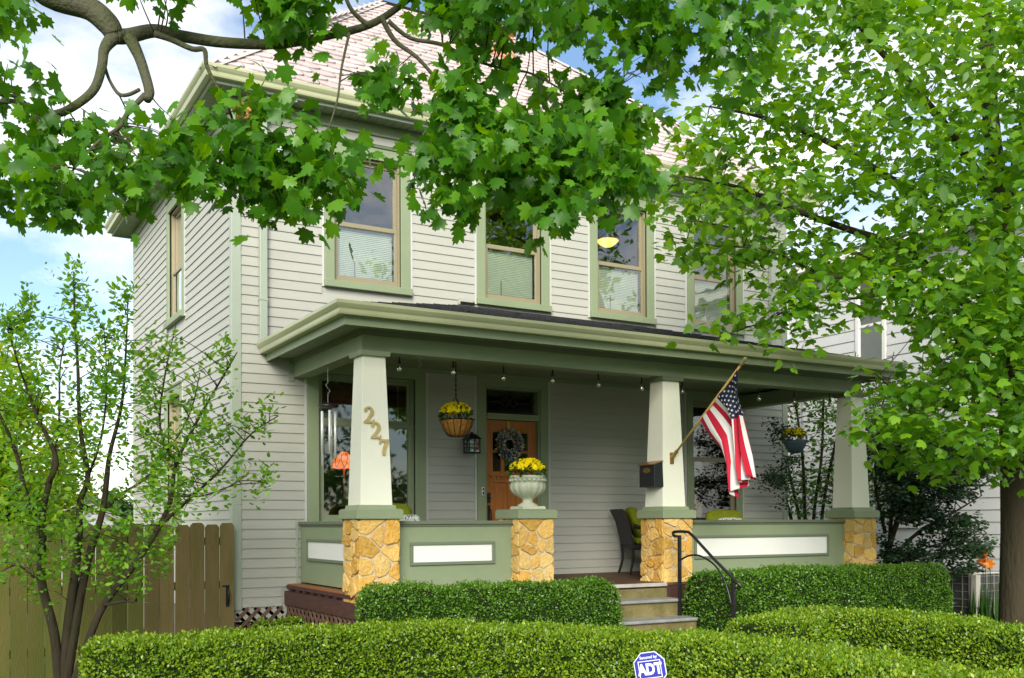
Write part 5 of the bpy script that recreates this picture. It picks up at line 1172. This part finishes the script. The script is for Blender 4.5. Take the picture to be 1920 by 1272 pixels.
# ---------------------------------------------------------------- trees
bark_m = mat('bark', (.058, .044, .030), .9, .15, col2=(.036, .034, .018), varscale=9, var_stretch=(1, 1, .3), bump=.9, bumpscale=26)
limb_m = mat('mossy_bark', (.085, .080, .060), .9, .15, col2=(.060, .072, .026), varscale=7, bump=.9, bumpscale=40)
twig_m = mat('twig_bark', (.060, .045, .035), .85, .2, var=.3, varscale=12)
def inpoly(pts, poly):
    x, y = pts[:, 0], pts[:, 1]; r = np.zeros(len(pts), bool); n = len(poly)
    for i_ in range(n):
        (x1, y1), (x2, y2) = poly[i_], poly[(i_+1) % n]
        c = ((y1 > y) != (y2 > y)) & (x < (x2-x1)*(y-y1)/((y2-y1) if y2 != y1 else 1e-9)+x1); r ^= c
    return r
def sample(poly, n, holes=()):
    P = np.array(poly, float); lo, hi = P.min(0), P.max(0); out_ = []
    while len(out_) < n:
        q = rng.uniform(lo, hi, (n*3, 2)); k = inpoly(q, poly)
        for h in holes: k &= ~inpoly(q, h)
        out_ += [tuple(p) for p in q[k]]
    return out_[:n]
def pxs(c, d): return np.array([tuple(PX(u, v, dd)) for (u, v), dd in zip(c, d)])
def leaf_set(centers, per, spread, size, hang=.5, up=.55, cam=.35, flat=(1, 1, .8), axis=None, alen=0.0):
    """leaves round every cluster centre: positions, tip directions, normals, sizes"""
    n = len(centers)*per; c = np.repeat(centers, per, 0)
    off = rng.normal(size=(n, 3))*spread*np.array(flat)
    if axis is not None:      # leaves ranged along a short shoot
        ax_ = unit(np.array(axis)+rng.normal(size=(len(centers), 3))*.45); off = off+np.repeat(ax_, per, 0)*rng.uniform(-1, 1, (n, 1))*alen
    pos = c+off
    hz = rng.normal(size=(n, 3)); hz[:, 2] *= .3
    tip = unit(hz)*.75+np.array((0, 0, -hang))+unit(off+1e-6)*.35
    tocam = unit(np.array(EYE)-pos); nr = np.array((0, 0, up))+tocam*cam+unit(rng.normal(size=(n, 3)))*.62
    return pos, tip, nr, rng.uniform(.6, 1.25, n)*size
def skeleton(root, name, paths, m_, seg=8):
    """every limb is a tapered tube; returns points along all of them"""
    sk = []
    for i_, (pts, rads) in enumerate(paths):
        sp_ = spline(pts, 5); b = MB(); b.tube(sp_, lerplist(rads, len(sp_)), seg); b.build(name if i_ else 'trunk', m_, root, True); sk += [np.array(p) for p in sp_]
    return np.array(sk)
def twigs(root, sk, centers, m_, r0=.007, sag=.05, maxlen=1.6, prob=1.0, name='twig'):
    b = MB()
    for c in centers:
        if rng.random() > prob: continue
        d = np.linalg.norm(sk-c, axis=1); j = int(np.argmin(d+rng.uniform(0, .15, len(d))))
        if d[j] > maxlen: continue
        a = Vector(sk[j]); e = Vector(c); L_ = (e-a).length; m1 = a.lerp(e, .4)+Vector((random.uniform(-.1, .1)*L_, random.uniform(-.1, .1)*L_, sag*L_)); m2 = a.lerp(e, .75)+Vector((random.uniform(-.06, .06)*L_, random.uniform(-.06, .06)*L_, sag*L_*.8))
        b.tube(spline([a, m1, m2, e], 3), lerplist([r0*1.3, r0, r0*.6, r0*.35], 10), 4)
    if b.v: o = b.build(name, m_, root, True); o['kind'] = 'stuff'
def crown_objects(root, pos, tip, nr, sz, shape, m_, nobj=300, fold=.35, droop=.25, box=(0, 1920, 0, 1272)):
    """the nearest leaves in view stand as leaves of their own, the rest share one mesh"""
    d = pos-np.array(EYE); w = d@np.array(CF); u = CXP+FPX*(d@np.array(CR))/w; v = CYP-FPX*(d@np.array(CU))/w
    ok = (u > box[0]) & (u < box[1]) & (v > box[2]) & (v < box[3]); score = np.where(ok, sz/w, -1); order = np.argsort(-score); pick = order[:nobj]; pick = pick[score[pick] > 0]
    mask = np.ones(len(pos), bool); mask[pick] = False
    if len(pick):
        unitm = leaves_mesh('leaf', np.zeros((1, 3)), np.array([[0, 1., 0]]), np.array([[0, 0, 1.]]), [1.0], shape, m_, fold, droop)
        x, t_, n_ = frames(tip[pick], nr[pick])
        for i_, k in enumerate(pick):
            s = sz[k]; o = link('leaf', unitm, root); X, T_, N_ = x[i_]*s, t_[i_]*s, n_[i_]*s
            o.matrix_local = Matrix(((X[0], T_[0], N_[0], pos[k][0]), (X[1], T_[1], N_[1], pos[k][1]), (X[2], T_[2], N_[2], pos[k][2]), (0, 0, 0, 1)))
    o = link('crown', leaves_mesh('crown', pos[mask], tip[mask], nr[mask], sz[mask], shape, m_, fold, droop), root); o['kind'] = 'stuff'

# ---- overhanging maple: trunk just outside the left edge, limbs crossing the top of the picture
maple_m = leafmat('maple_leaf', (.030, .120, .006), (.058, .205, .008), (.120, .300, .012), trans=.48, rough=.40, spec=.45)
def pl(lst, d0, d1): n = len(lst); return [PX(u, v, d0+(d1-d0)*i_/(n-1)) for i_, (u, v) in enumerate(lst)]
tb = PX(-330, 965, 6.6); tb.z = 0
maple = thing('maple_tree', 'big maple whose mossy limbs and lobed leaves hang across the top', 'tree', tuple(tb))
j0 = PX(-290, -170, 6.6)
fork = PX(215, 68, 6.8)
paths = [([tb, tb+Vector((.03, .05, 1.6)), tb+Vector((.02, .0, 3.4)), j0, j0+Vector((.1, .2, 1.6)), j0+Vector((.0, .5, 3.2))], [.30, .24, .21, .18, .13, .07]),
         ([j0, PX(-120, -110, 6.6), PX(20, -70, 6.7), PX(90, -10, 6.75), PX(165, 15, 6.8), PX(202, 45, 6.8), fork], [.12, .11, .10, .085, .08, .075, .06]),
         (pl([(215, 68), (240, 68), (290, 58), (340, 68), (420, 80), (520, 83), (600, 70), (690, 48), (752, 10), (810, -40), (900, -60), (1050, -70), (1250, -60)], 6.8, 7.6), [.055, .05, .044, .040, .037, .034, .030, .026, .023, .02, .018, .016, .012]),
         (pl([(215, 68), (196, 92), (191, 125), (178, 165), (150, 192), (110, 213), (70, 210), (20, 190), (-40, 200)], 6.8, 6.3), [.05, .034, .031, .029, .027, .026, .022, .018, .012]),
         (pl([(244, 72), (260, 105), (272, 140), (280, 172), (276, 188)], 6.8, 6.65), [.045, .036, .034, .034, .026]),
         (pl([(272, 178), (240, 212), (222, 240), (190, 262), (160, 290), (130, 330)], 6.66, 6.4), [.02, .017, .014, .01, .008, .004]),
         (pl([(290, 64), (320, 74), (360, 92), (383, 94), (388, 125), (408, 165), (430, 208), (446, 240), (500, 262)], 6.8, 6.9), [.024, .02, .018, .017, .013, .011, .01, .008, .005]),
         (pl([(715, 32), (740, 76), (782, 108), (820, 150), (855, 185), (900, 230), (960, 300)], 7.15, 7.3), [.02, .017, .014, .012, .01, .008, .004]),
         (pl([(728, 40), (770, 72), (830, 84), (880, 110), (950, 131), (1000, 140), (1080, 190), (1150, 280)], 7.15, 7.5), [.017, .014, .013, .011, .009, .008, .006, .004]),
         (pl([(655, 62), (640, 130), (632, 190), (612, 255), (600, 300)], 7.05, 6.9), [.01, .008, .007, .005, .003]),
         (pl([(195, 120), (205, 150), (222, 176), (240, 178), (262, 168)], 6.75, 6.7), [.012, .010, .012, .013, .012]),
         (pl([(690, 48), (660, 20), (640, -20), (600, -80)], 7.1, 7.0), [.018, .015, .012, .008]),
         (pl([(60, 205), (30, 182), (0, 178), (-40, 170)], 6.5, 6.3), [.014, .013, .011, .008])]
sk = skeleton(maple, 'limb', paths, limb_m, 10)
POLY = [([(45, 320), (70, 250), (120, 240), (150, 260), (220, 255), (300, 262), (350, 235), (410, 215), (450, 250), (440, 320), (400, 355), (340, 330), (290, 370), (230, 395), (150, 380), (75, 385)], 50, 6.5, .45, []),
        ([(55, 215), (100, 190), (140, 175), (150, 215), (90, 240)], 4, 6.4, .15, []),
        ([(400, 185), (470, 165), (520, 190), (500, 240), (420, 250)], 7, 6.7, .2, []),
        ([(440, 260), (520, 245), (600, 250), (660, 280), (685, 330), (660, 360), (590, 370), (530, 380), (490, 360), (450, 310)], 44, 6.7, .3, []),
        ([(395, -60), (590, -60), (580, 50), (555, 75), (530, 60), (520, 0), (440, -20)], 20, 6.9, .4, []),
        ([(785, -80), (1465, -80), (1455, 40), (1410, 110), (1360, 150), (1320, 90), (1270, 105), (1220, 120), (1160, 110), (1100, 60), (1030, 70), (960, 40), (880, 45), (820, 35), (785, 20)], 92, 7.3, .5, []),
        ([(775, 250), (830, 185), (880, 190), (960, 225), (1060, 235), (1150, 255), (1205, 300), (1210, 335), (1140, 350), (1080, 380), (1020, 395), (960, 365), (890, 335), (840, 320), (785, 310)], 100, 7.2, .5, []),
        ([(830, 150), (880, 135), (900, 175), (850, 190)], 6, 7.1, .2, []), ([(885, 40), (960, 45), (965, 85), (900, 90)], 4, 7.3, .15, []),
        ([(1010, 150), (1150, 160), (1210, 210), (1180, 250), (1060, 215)], 18, 7.4, .3, []),
        ([(685, 140), (745, 135), (752, 160), (705, 172)], 5, 7.0, .1, []), ([(825, 350), (855, 345), (850, 385), (832, 385)], 4, 7.0, .06, []),
        ([(0, 110), (30, 125), (25, 150), (0, 150)], 4, 6.4, .1, []), ([(-30, -20), (40, -30), (35, 15), (10, 25), (-30, 30)], 5, 6.5, .15, []), ([(-30, 310), (5, 315), (5, 370), (-30, 370)], 4, 6.4, .1, []),
        ([(240, -60), (360, -70), (330, -20), (240, -15)], 5, 6.7, .15, []),
        ([(-200, -220), (350, -260), (1300, -260), (1300, -130), (200, -130), (-200, -110)], 30, 7.0, .7, [])]
cs_ = []
for poly, n, dm, dd, holes in POLY:
    c = sample(poly, n, holes); cs_.append(pxs(c, rng.normal(dm, dd*.6, n)))
cs_ = np.concatenate(cs_)
twigs(maple, sk, cs_, twig_m, .0045, .06, .85, .8)
pos, tip, nr, sz = leaf_set(cs_, 14, .105, .108, hang=.75, up=.35, cam=.30, flat=(1, 1, .95))
crown_objects(maple, pos, tip, nr, sz, leaf_maple(), maple_m, 300)
# dry seed bunches
for (u, v, d) in ((456, 208, 6.7), (458, 236, 6.72)):
    c = np.array(PX(u, v, d)); n = 26; p = c+rng.normal(size=(n, 3))*.025; o = link('seed_bunch', leaves_mesh('seed_bunch', p, rnd_dirs(n, -.4), rnd_dirs(n), rng.uniform(.05, .08, n), leaf_ovate(), leafmat('dry_seed', (.35, .20, .05), (.45, .27, .07), (.5, .33, .10), trans=.3)), maple)

# ---- right-hand street tree
right_m = leafmat('right_tree_leaf', (.050, .155, .010), (.100, .265, .012), (.200, .390, .020), trans=.50, rough=.40, spec=.5)
bt_ = PX(1913, 1150, 12.6); bt_.z = 0
rt_ = thing('leafy_tree', 'bright green leafy tree with brown trunk at the right edge of the picture', 'tree', tuple(bt_))
tp = [bt_, PX(1913, 1000, 12.6), PX(1910, 880, 12.55), PX(1905, 760, 12.5), PX(1895, 600, 12.4), PX(1880, 430, 12.3), PX(1860, 250, 12.2), PX(1850, 60, 12.1), PX(1845, -120, 12.0)]
paths = [(tp, [.27, .225, .215, .20, .17, .13, .10, .075, .04]),
         (pl([(1905, 760), (1850, 735), (1815, 690), (1790, 625), (1748, 575), (1700, 545), (1662, 505), (1600, 470)], 12.5, 10.4), [.085, .05, .042, .036, .030, .025, .018, .008]),
         (pl([(1898, 640), (1800, 560), (1700, 470), (1590, 430), (1480, 390), (1380, 350), (1280, 330)], 12.4, 11.0), [.08, .06, .05, .04, .03, .02, .008]),
         (pl([(1890, 540), (1780, 420), (1660, 330), (1540, 260), (1430, 220), (1330, 200)], 12.3, 10.8), [.075, .055, .045, .034, .022, .008]),
         (pl([(1875, 400), (1790, 260), (1700, 150), (1620, 60), (1560, -40)], 12.25, 11.0), [.07, .05, .04, .03, .012]),
         (pl([(1700, 545), (1600, 560), (1520, 560), (1440, 600), (1340, 635)], 11.0, 10.2), [.02, .014, .011, .008, .004]),
         (pl([(1662, 505), (1560, 520), (1440, 470), (1330, 460), (1240, 440)], 10.7, 10.6), [.02, .015, .012, .009, .004]),
         (pl([(1880, 430), (1915, 250), (1940, 100), (1960, -60)], 12.3, 11.6), [.06, .05, .035, .015]),
         (pl([(1905, 800), (1840, 780), (1760, 760), (1690, 740), (1640, 700)], 12.4, 10.6), [.035, .026, .018, .012, .005]),
         (pl([(1850, 735), (1800, 800), (1740, 840), (1690, 860)], 12.0, 11.2), [.02, .014, .01, .005])]
sk = skeleton(rt_, 'limb', paths, bark_m, 9)
POLY = [([(1400, 130), (1480, -60), (2150, -60), (2150, 480), (1700, 500), (1560, 470), (1400, 450), (1260, 430), (1215, 395), (1245, 330), (1300, 300), (1250, 230), (1290, 190), (1350, 215)], 455, 11.0, .8, [[(1660, 110), (1730, 110), (1720, 170), (1670, 165)], [(1600, 180), (1660, 170), (1660, 230), (1600, 240)], [(1560, 350), (1620, 345), (1640, 400), (1570, 410)], [(1500, 270), (1560, 265), (1550, 300), (1510, 300)]]),
        ([(1250, 440), (1400, 450), (1560, 470), (1700, 500), (2150, 480), (2120, 780), (1900, 850), (1820, 830), (1760, 850), (1700, 830), (1660, 790), (1700, 720), (1790, 700), (1750, 650), (1700, 590), (1600, 530), (1540, 510), (1480, 530), (1440, 540), (1370, 500), (1300, 480)], 285, 11.0, .75, []),
        ([(1440, 560), (1560, 520), (1570, 560), (1500, 590), (1420, 618), (1345, 622), (1315, 605), (1370, 585)], 14, 10.2, .15, []),
        ([(1500, 600), (1620, 560), (1650, 600), (1560, 640), (1480, 660)], 4, 10.1, .15, []),
        ([(1640, 690), (1720, 700), (1740, 790), (1680, 850), (1620, 800)], 14, 10.6, .25, []),
        ([(1700, 840), (1800, 830), (1910, 850), (1915, 900), (1860, 890), (1740, 900)], 14, 11.2, .3, [])]
cs_ = []
for poly, n, dm, dd, holes in POLY: c = sample(poly, n, holes); cs_.append(pxs(c, np.clip(rng.normal(dm, dd, n), 9.6, 12.6)))
cs_ = np.concatenate(cs_); twigs(rt_, sk, cs_, twig_m, .005, .05, .8, .6)
pos, tip, nr, sz = leaf_set(cs_, 20, .175, .112, hang=.32, up=.85, cam=.25, flat=(1, 1, .55))
crown_objects(rt_, pos, tip, nr, sz, leaf_simple_maple(), right_m, 200)
c = sample([(1580, -20), (1920, -20), (1920, 640), (1700, 620), (1740, 400), (1620, 260)], 34); cc_ = pxs(c, rng.uniform(8.9, 9.8, 34))
pos, tip, nr, sz = leaf_set(cc_, 8, .14, .135, hang=.45, up=.7, cam=.35); twigs(rt_, sk, cc_, twig_m, .005, .05, 1.0)
o = link('crown', leaves_mesh('crown', pos, tip, nr, sz, leaf_ovate(), leafmat('ovate_leaf', (.05, .15, .015), (.09, .22, .018), (.17, .32, .025), trans=.5), .3, .5), rt_); o['kind'] = 'stuff'

# ---- small multi-stemmed tree before the fence
shrub_m = leafmat('small_tree_leaf', (.060, .180, .010), (.115, .300, .014), (.220, .420, .022), trans=.46, rough=.45)
d0 = 9.3; bs = PX(112, 1300, d0); bs.z = 0
st_ = thing('small_tree', 'slender multi-stemmed small tree in front of the cedar fence', 'tree', tuple(bs))
paths = [(pl([(112, 1295), (102, 1190), (78, 1090), (80, 1010), (80, 960), (92, 905), (105, 860), (70, 780), (40, 700), (15, 620)], d0, 9.0), [.05, .045, .04, .036, .034, .03, .024, .017, .01, .005]),
         (pl([(118, 1290), (128, 1170), (140, 1080), (148, 1010), (150, 940), (165, 895), (150, 800), (146, 690), (140, 590), (138, 510)], d0, 9.4), [.05, .043, .038, .033, .028, .024, .019, .014, .009, .004]),
         (pl([(122, 1290), (140, 1180), (152, 1110), (168, 1040), (192, 960), (200, 900), (206, 850), (228, 760), (236, 660), (240, 560)], d0, 9.6), [.05, .045, .04, .035, .028, .026, .02, .015, .01, .004]),
         (pl([(140, 1280), (170, 1190), (198, 1130), (255, 1055), (300, 985), (322, 930), (330, 870), (375, 780), (425, 695), (445, 660)], d0, 9.2), [.045, .036, .034, .03, .026, .022, .018, .013, .008, .004]),
         (pl([(300, 985), (350, 940), (410, 885), (470, 815), (522, 780)], 9.25, 8.9), [.018, .014, .010, .007, .004]),
         (pl([(330, 870), (300, 800), (310, 700), (330, 610)], 9.2, 9.5), [.014, .011, .008, .004]),
         (pl([(195, 1135), (232, 1128), (256, 1128)], 9.25, 9.1), [.016, .013, .009]),
         (pl([(192, 960), (230, 925), (280, 890), (350, 790), (375, 700)], 9.5, 9.7), [.018, .014, .011, .008, .004]),
         (pl([(80, 1000), (50, 930), (30, 850), (5, 790), (-40, 700)], 9.2, 8.9), [.022, .02, .017, .014, .008]),
         (pl([(165, 895), (190, 820), (200, 720), (195, 620)], 9.45, 9.2), [.014, .011, .008, .004]),
         (pl([(92, 905), (110, 800), (112, 700), (120, 640)], 9.1, 9.3), [.014, .011, .008, .004]),
         (pl([(322, 930), (380, 930), (440, 910), (500, 905)], 9.25, 9.0), [.01, .008, .006, .003]),
         (pl([(80, 1090), (60, 1080), (30, 1060), (-10, 1080)], 9.25, 9.0), [.014, .011, .008, .004])]
sk = skeleton(st_, 'stem', paths, bark_m, 8)
POLY = [([(0, 620), (60, 570), (80, 640), (115, 650), (132, 560), (165, 560), (195, 640), (225, 600), (250, 590), (240, 660), (280, 640), (335, 620), (345, 680), (330, 760), (420, 680), (425, 710), (390, 780), (510, 780), (430, 830), (490, 890), (420, 930), (370, 950), (300, 960), (240, 980), (120, 930), (0, 900)], 245, 9.3, .42, [[(90, 720), (125, 730), (120, 790), (88, 780)], [(180, 860), (240, 850), (240, 930), (185, 940)]]),
        ([(0, 900), (110, 940), (240, 1000), (330, 960), (340, 1030), (260, 1090), (190, 1110), (90, 1130), (0, 1060)], 100, 9.2, .35, []),
        ([(125, 500), (160, 520), (165, 600), (130, 600)], 9, 9.4, .1, []), ([(215, 545), (248, 548), (240, 620), (212, 620)], 8, 9.5, .1, []), ([(30, 565), (75, 548), (80, 620), (40, 620)], 8, 9.1, .15, []), ([(0, 585), (40, 590), (30, 640), (0, 640)], 6, 9.0, .1, []),
        ([(415, 655), (440, 650), (430, 700), (405, 700)], 4, 9.2, .1, []), ([(480, 770), (530, 772), (525, 790), (480, 790)], 3, 8.9, .05, []), ([(455, 900), (500, 900), (498, 918), (455, 915)], 3, 9.0, .05, [])]
cs_ = []
for poly, n, dm, dd, holes in POLY: c = sample(poly, n, holes); cs_.append(pxs(c, np.clip(rng.normal(dm, dd, n), 8.3, 10.3)))
cs_ = np.concatenate(cs_); twigs(st_, sk, cs_, twig_m, .0042, .10, 1.3)
pos, tip, nr, sz = leaf_set(cs_, 22, .034, .060, hang=-.35, up=.55, cam=.25, flat=(1, 1, 1), axis=(.15, 0, .8), alen=.19)
crown_objects(st_, pos, tip, nr, sz, leaf_ovate(), shrub_m, 120)

# ---- yew and leafy shrub between the houses
yew_m = leafmat('yew_needle', (.006, .028, .006), (.012, .048, .010), (.026, .080, .016), trans=.2, rough=.5)
yb = PX(1660, 1060, 15.4); yb.z = 0; t = thing('yew_shrub', 'dark feathery yew spreading right of the last porch column', 'shrub', tuple(yb))
paths = [(pl([(1660, 1150), (1660, 1060), (1690, 960), (1740, 880), (1800, 850), (1850, 840)], 15.4, 15.2), [.06, .05, .04, .03, .02, .006]),
         (pl([(1660, 1060), (1720, 1000), (1790, 960), (1840, 930)], 15.4, 15.0), [.035, .026, .016, .005]), (pl([(1660, 1060), (1740, 1040), (1810, 1030), (1850, 1000)], 15.4, 15.1), [.03, .02, .012, .005]),
         (pl([(1662, 1090), (1720, 1080), (1790, 1075)], 15.4, 15.1), [.03, .016, .006]), (pl([(1665, 1060), (1680, 900), (1720, 800), (1730, 760)], 15.4, 15.6), [.035, .026, .016, .005]), (pl([(1660, 1000), (1640, 900), (1650, 800)], 15.4, 15.7), [.03, .02, .008])]
sk = skeleton(t, 'branch', paths, bark_m, 6)
c = sample([(1645, 780), (1700, 800), (1760, 830), (1850, 830), (1862, 870), (1830, 920), (1790, 930), (1750, 950), (1690, 960), (1650, 930)], 170)+sample([(1640, 960), (1700, 950), (1770, 955), (1840, 980), (1845, 1040), (1800, 1080), (1700, 1075), (1640, 1040)], 80, [[(1660, 985), (1740, 975), (1740, 1010), (1680, 1030)]])+sample([(1430, 845), (1475, 850), (1480, 900), (1430, 910)], 0)
cs_ = pxs(c, rng.normal(15.3, .35, len(c))); twigs(t, sk, cs_, twig_m, .008, .03, 1.6)
pos, tip, nr, sz = leaf_set(cs_, 75, .045, .070, hang=.1, up=.3, cam=.2, flat=(1, 1, .7), axis=(.9, -.3, .1), alen=.26)
tip += np.array((.9, -.3, .1)); o = link('foliage', leaves_mesh('foliage', pos, tip, nr, sz, leaf_quad(), yew_m, .2, .2), t); o['kind'] = 'stuff'
lm2 = leafmat('shade_shrub_leaf', (.026, .100, .010), (.060, .175, .014), (.120, .270, .022), trans=.42)
lb = PX(1530, 1000, 17.3); lb.z = 0; t = thing('tall_shrub', 'tall thin-stemmed leafy shrub growing between the two houses behind the porch', 'shrub', tuple(lb)); paths = []
for (a, c_, e) in ((1500, 1475, 1470), (1510, 1505, 1490), (1525, 1540, 1545), (1540, 1560, 1590), (1560, 1620, 1660), (1575, 1660, 1720), (1485, 1450, 1440)):
    paths.append((pl([(1530+(a-1530)*.5, 1130), (a, 980), (c_, 860), (e, 740), (e+random.randint(-20, 20), 660)], 17.3, 17.3+random.uniform(-.8, .8)), [.035, .03, .024, .016, .006]))
sk = skeleton(t, 'stem', paths, bark_m, 6)
c = sample([(1440, 720), (1500, 680), (1640, 690), (1760, 720), (1790, 840), (1700, 880), (1640, 960), (1560, 960), (1480, 960), (1450, 900), (1430, 820)], 420); cs_ = pxs(c, rng.normal(17.3, .5, len(c))); twigs(t, sk, cs_, twig_m, .007, .05, 1.5)
pos, tip, nr, sz = leaf_set(cs_, 12, .15, .085, hang=.15, up=.6, cam=.2); o = link('foliage', leaves_mesh('foliage', pos, tip, nr, sz, leaf_ovate(), lm2), t); o['kind'] = 'stuff'
# dark sprigs seen past the right end of the front wall
sb = onX(1452, 900, 9.3); t = thing('yew_sprig_shrub', 'thin dark evergreen behind the right front corner of the grey house', 'shrub', (sb.x, sb.y, 0)); gx_, gy_ = 9.25, -.75
paths = [([Vector((gx_, gy_, 0)), Vector((gx_, gy_, 1.4)), Vector((gx_-.05, gy_, 2.2)), Vector((gx_, gy_, 3.0))], [.03, .025, .018, .006]), ([Vector((gx_, gy_, 1.9)), Vector((gx_-.35, gy_-.1, 2.2)), Vector((gx_-.75, gy_-.15, 2.25))], [.015, .01, .004]), ([Vector((gx_, gy_, 2.4)), Vector((gx_-.25, gy_-.1, 2.75)), Vector((gx_-.4, gy_-.1, 2.9))], [.012, .008, .003])]
sk = skeleton(t, 'branch', paths, bark_m, 6); c = []
for (u, v, ru, rv, n) in ((1448, 898, 22, 14, 26), (1462, 812, 12, 18, 12), (1475, 930, 12, 25, 10), (1480, 870, 12, 25, 10)):
    for _ in range(n): p = onY(u+random.gauss(0, ru*.6), v+random.gauss(0, rv*.6), gy_+random.gauss(0, .08)); c.append(tuple(p))
cs_ = np.array(c); pos, tip, nr, sz = leaf_set(cs_, 26, .06, .05, hang=.1, up=.3, cam=.2); o = link('foliage', leaves_mesh('foliage', pos, tip, nr, sz, leaf_quad(), yew_m), t); o['kind'] = 'stuff'

# ---- background trees
def ball_tree(name, label, base, trunk_h, blobs, nleaf, lsize, m_, group=None, tr=.25):
    t = thing(name, label, 'tree', tuple(base), group); base = Vector(base)
    MB().tube(spline([base, base+Vector((.1, 0, trunk_h*.5)), base+Vector((0, .1, trunk_h))]), lerplist([tr*1.2, tr, tr*.6], 11), 9).build('trunk', bark_m, t, True)
    P_, T_, N_, S_ = [], [], [], []; tot = sum(b_[3]**2 for b_ in blobs)
    for (dx, dy, dz, r) in blobs:
        c = np.array(base)+np.array((dx, dy, dz)); MB().tube(spline([base+Vector((0, 0, trunk_h*.8)), (base+Vector((0, 0, trunk_h*.8))).lerp(Vector(c), .6)+Vector((0, 0, .2)), Vector(c)]), lerplist([tr*.5, tr*.3, tr*.1], 11), 6).build('limb', bark_m, t, True)
        n = int(nleaf*r*r/tot); ncl = max(6, n//14); d = rnd_dirs(ncl, .15); cc = c+d*r*(rng.uniform(.35, 1.0, (ncl, 1))**.5); p, tt, nn_, ss = leaf_set(cc, 14, r*.16, lsize, hang=.2, up=.6, cam=.0); nn_ = nn_+np.repeat(d, 14, 0)*.6; P_.append(p); T_.append(tt); N_.append(nn_); S_.append(ss)
    o = link('crown', leaves_mesh('crown', np.concatenate(P_), np.concatenate(T_), np.concatenate(N_), np.concatenate(S_), leaf_ovate(), m_), t); o['kind'] = 'stuff'; return t
gold_m = leafmat('yellow_green_leaf', (.10, .22, .010), (.20, .33, .012), (.34, .42, .02), trans=.5); far_m = leafmat('far_leaf', (.05, .12, .03), (.08, .17, .04), (.13, .23, .06), trans=.4)  # bright yellow-green is the garden tree's own leaf colour
p = PX(35, 960, 20); p.z = 0; ball_tree('garden_tree', 'bright yellow-green tree behind the fence at the left edge', p, 1.6, [(0, 0, 3.0, 1.35), (-.9, .2, 3.3, 1.2), (.55, .2, 2.2, .75), (-.3, -.4, 2.1, 1.0), (.75, .1, 1.55, .45), (-1.4, 0, 2.2, 1.2), (-.5, 0, 4.3, 1.05), (.2, .3, 1.6, .9)], 11000, .16, gold_m)
for (u, d, hgt, lab) in ((195, 55, 3.6, 'hazy far tree rising just behind the garage roof'), (262, 60, 3.4, 'hazy far tree beyond the fence, half hidden by the grey house'), (100, 62, 4.4, 'hazy far tree between the garage and the yellow-green tree'), (-10, 58, 5.5, 'hazy far tree behind the yellow-green tree at the left edge')):
    p = PX(u, 960, d); p.z = 0; ball_tree('far_tree', lab, p, 1.5, [(0, 0, hgt*.62, hgt*.42), (-1.6, 0, hgt*.5, hgt*.33), (1.6, .3, hgt*.5, hgt*.34)], 1300, .42, far_m, 'distant trees', .2)
# a belt of street trees far across the road behind the viewer: it reads as one dark mass, and only in the window panes
str_m = leafmat('street_leaf', (.02, .08, .008), (.04, .13, .012), (.08, .20, .02), trans=.45); C_, D_n = [], []
for (x, y, s) in ((-19, -33, 1.0), (-9, -34, 1.05), (1.5, -33, .98), (12, -34, 1.05), (23, -33, 1.0)):
    for (dx, dy, dz, r) in ((0, 0, 4.6, 2.6), (-2.6, .5, 3.4, 2.3), (2.5, -.4, 3.6, 2.3), (0, 1.0, 2.6, 2.2), (.3, .6, 6.6, 1.8), (-4.3, 0, 2.3, 1.9), (4.2, 0, 2.3, 1.9)):
        n = int(11*r*r); C_.append(np.array((x+dx*s, y+dy, dz*s))+rnd_dirs(n, .15)*r*s*(rng.uniform(.35, 1.0, (n, 1))**.5))
pos, tip, nr, sz = leaf_set(np.concatenate(C_), 10, .34, .36, hang=.2, up=.6, cam=.2); pos[:, 2] = np.maximum(pos[:, 2], .1)
o = link('tree_belt', leaves_mesh('tree_belt', pos, tip, nr, sz, leaf_ovate(), str_m)); o['kind'] = 'stuff'; o['label'] = 'belt of leafy street trees across the road, mirrored in the window panes'; o['category'] = 'trees'
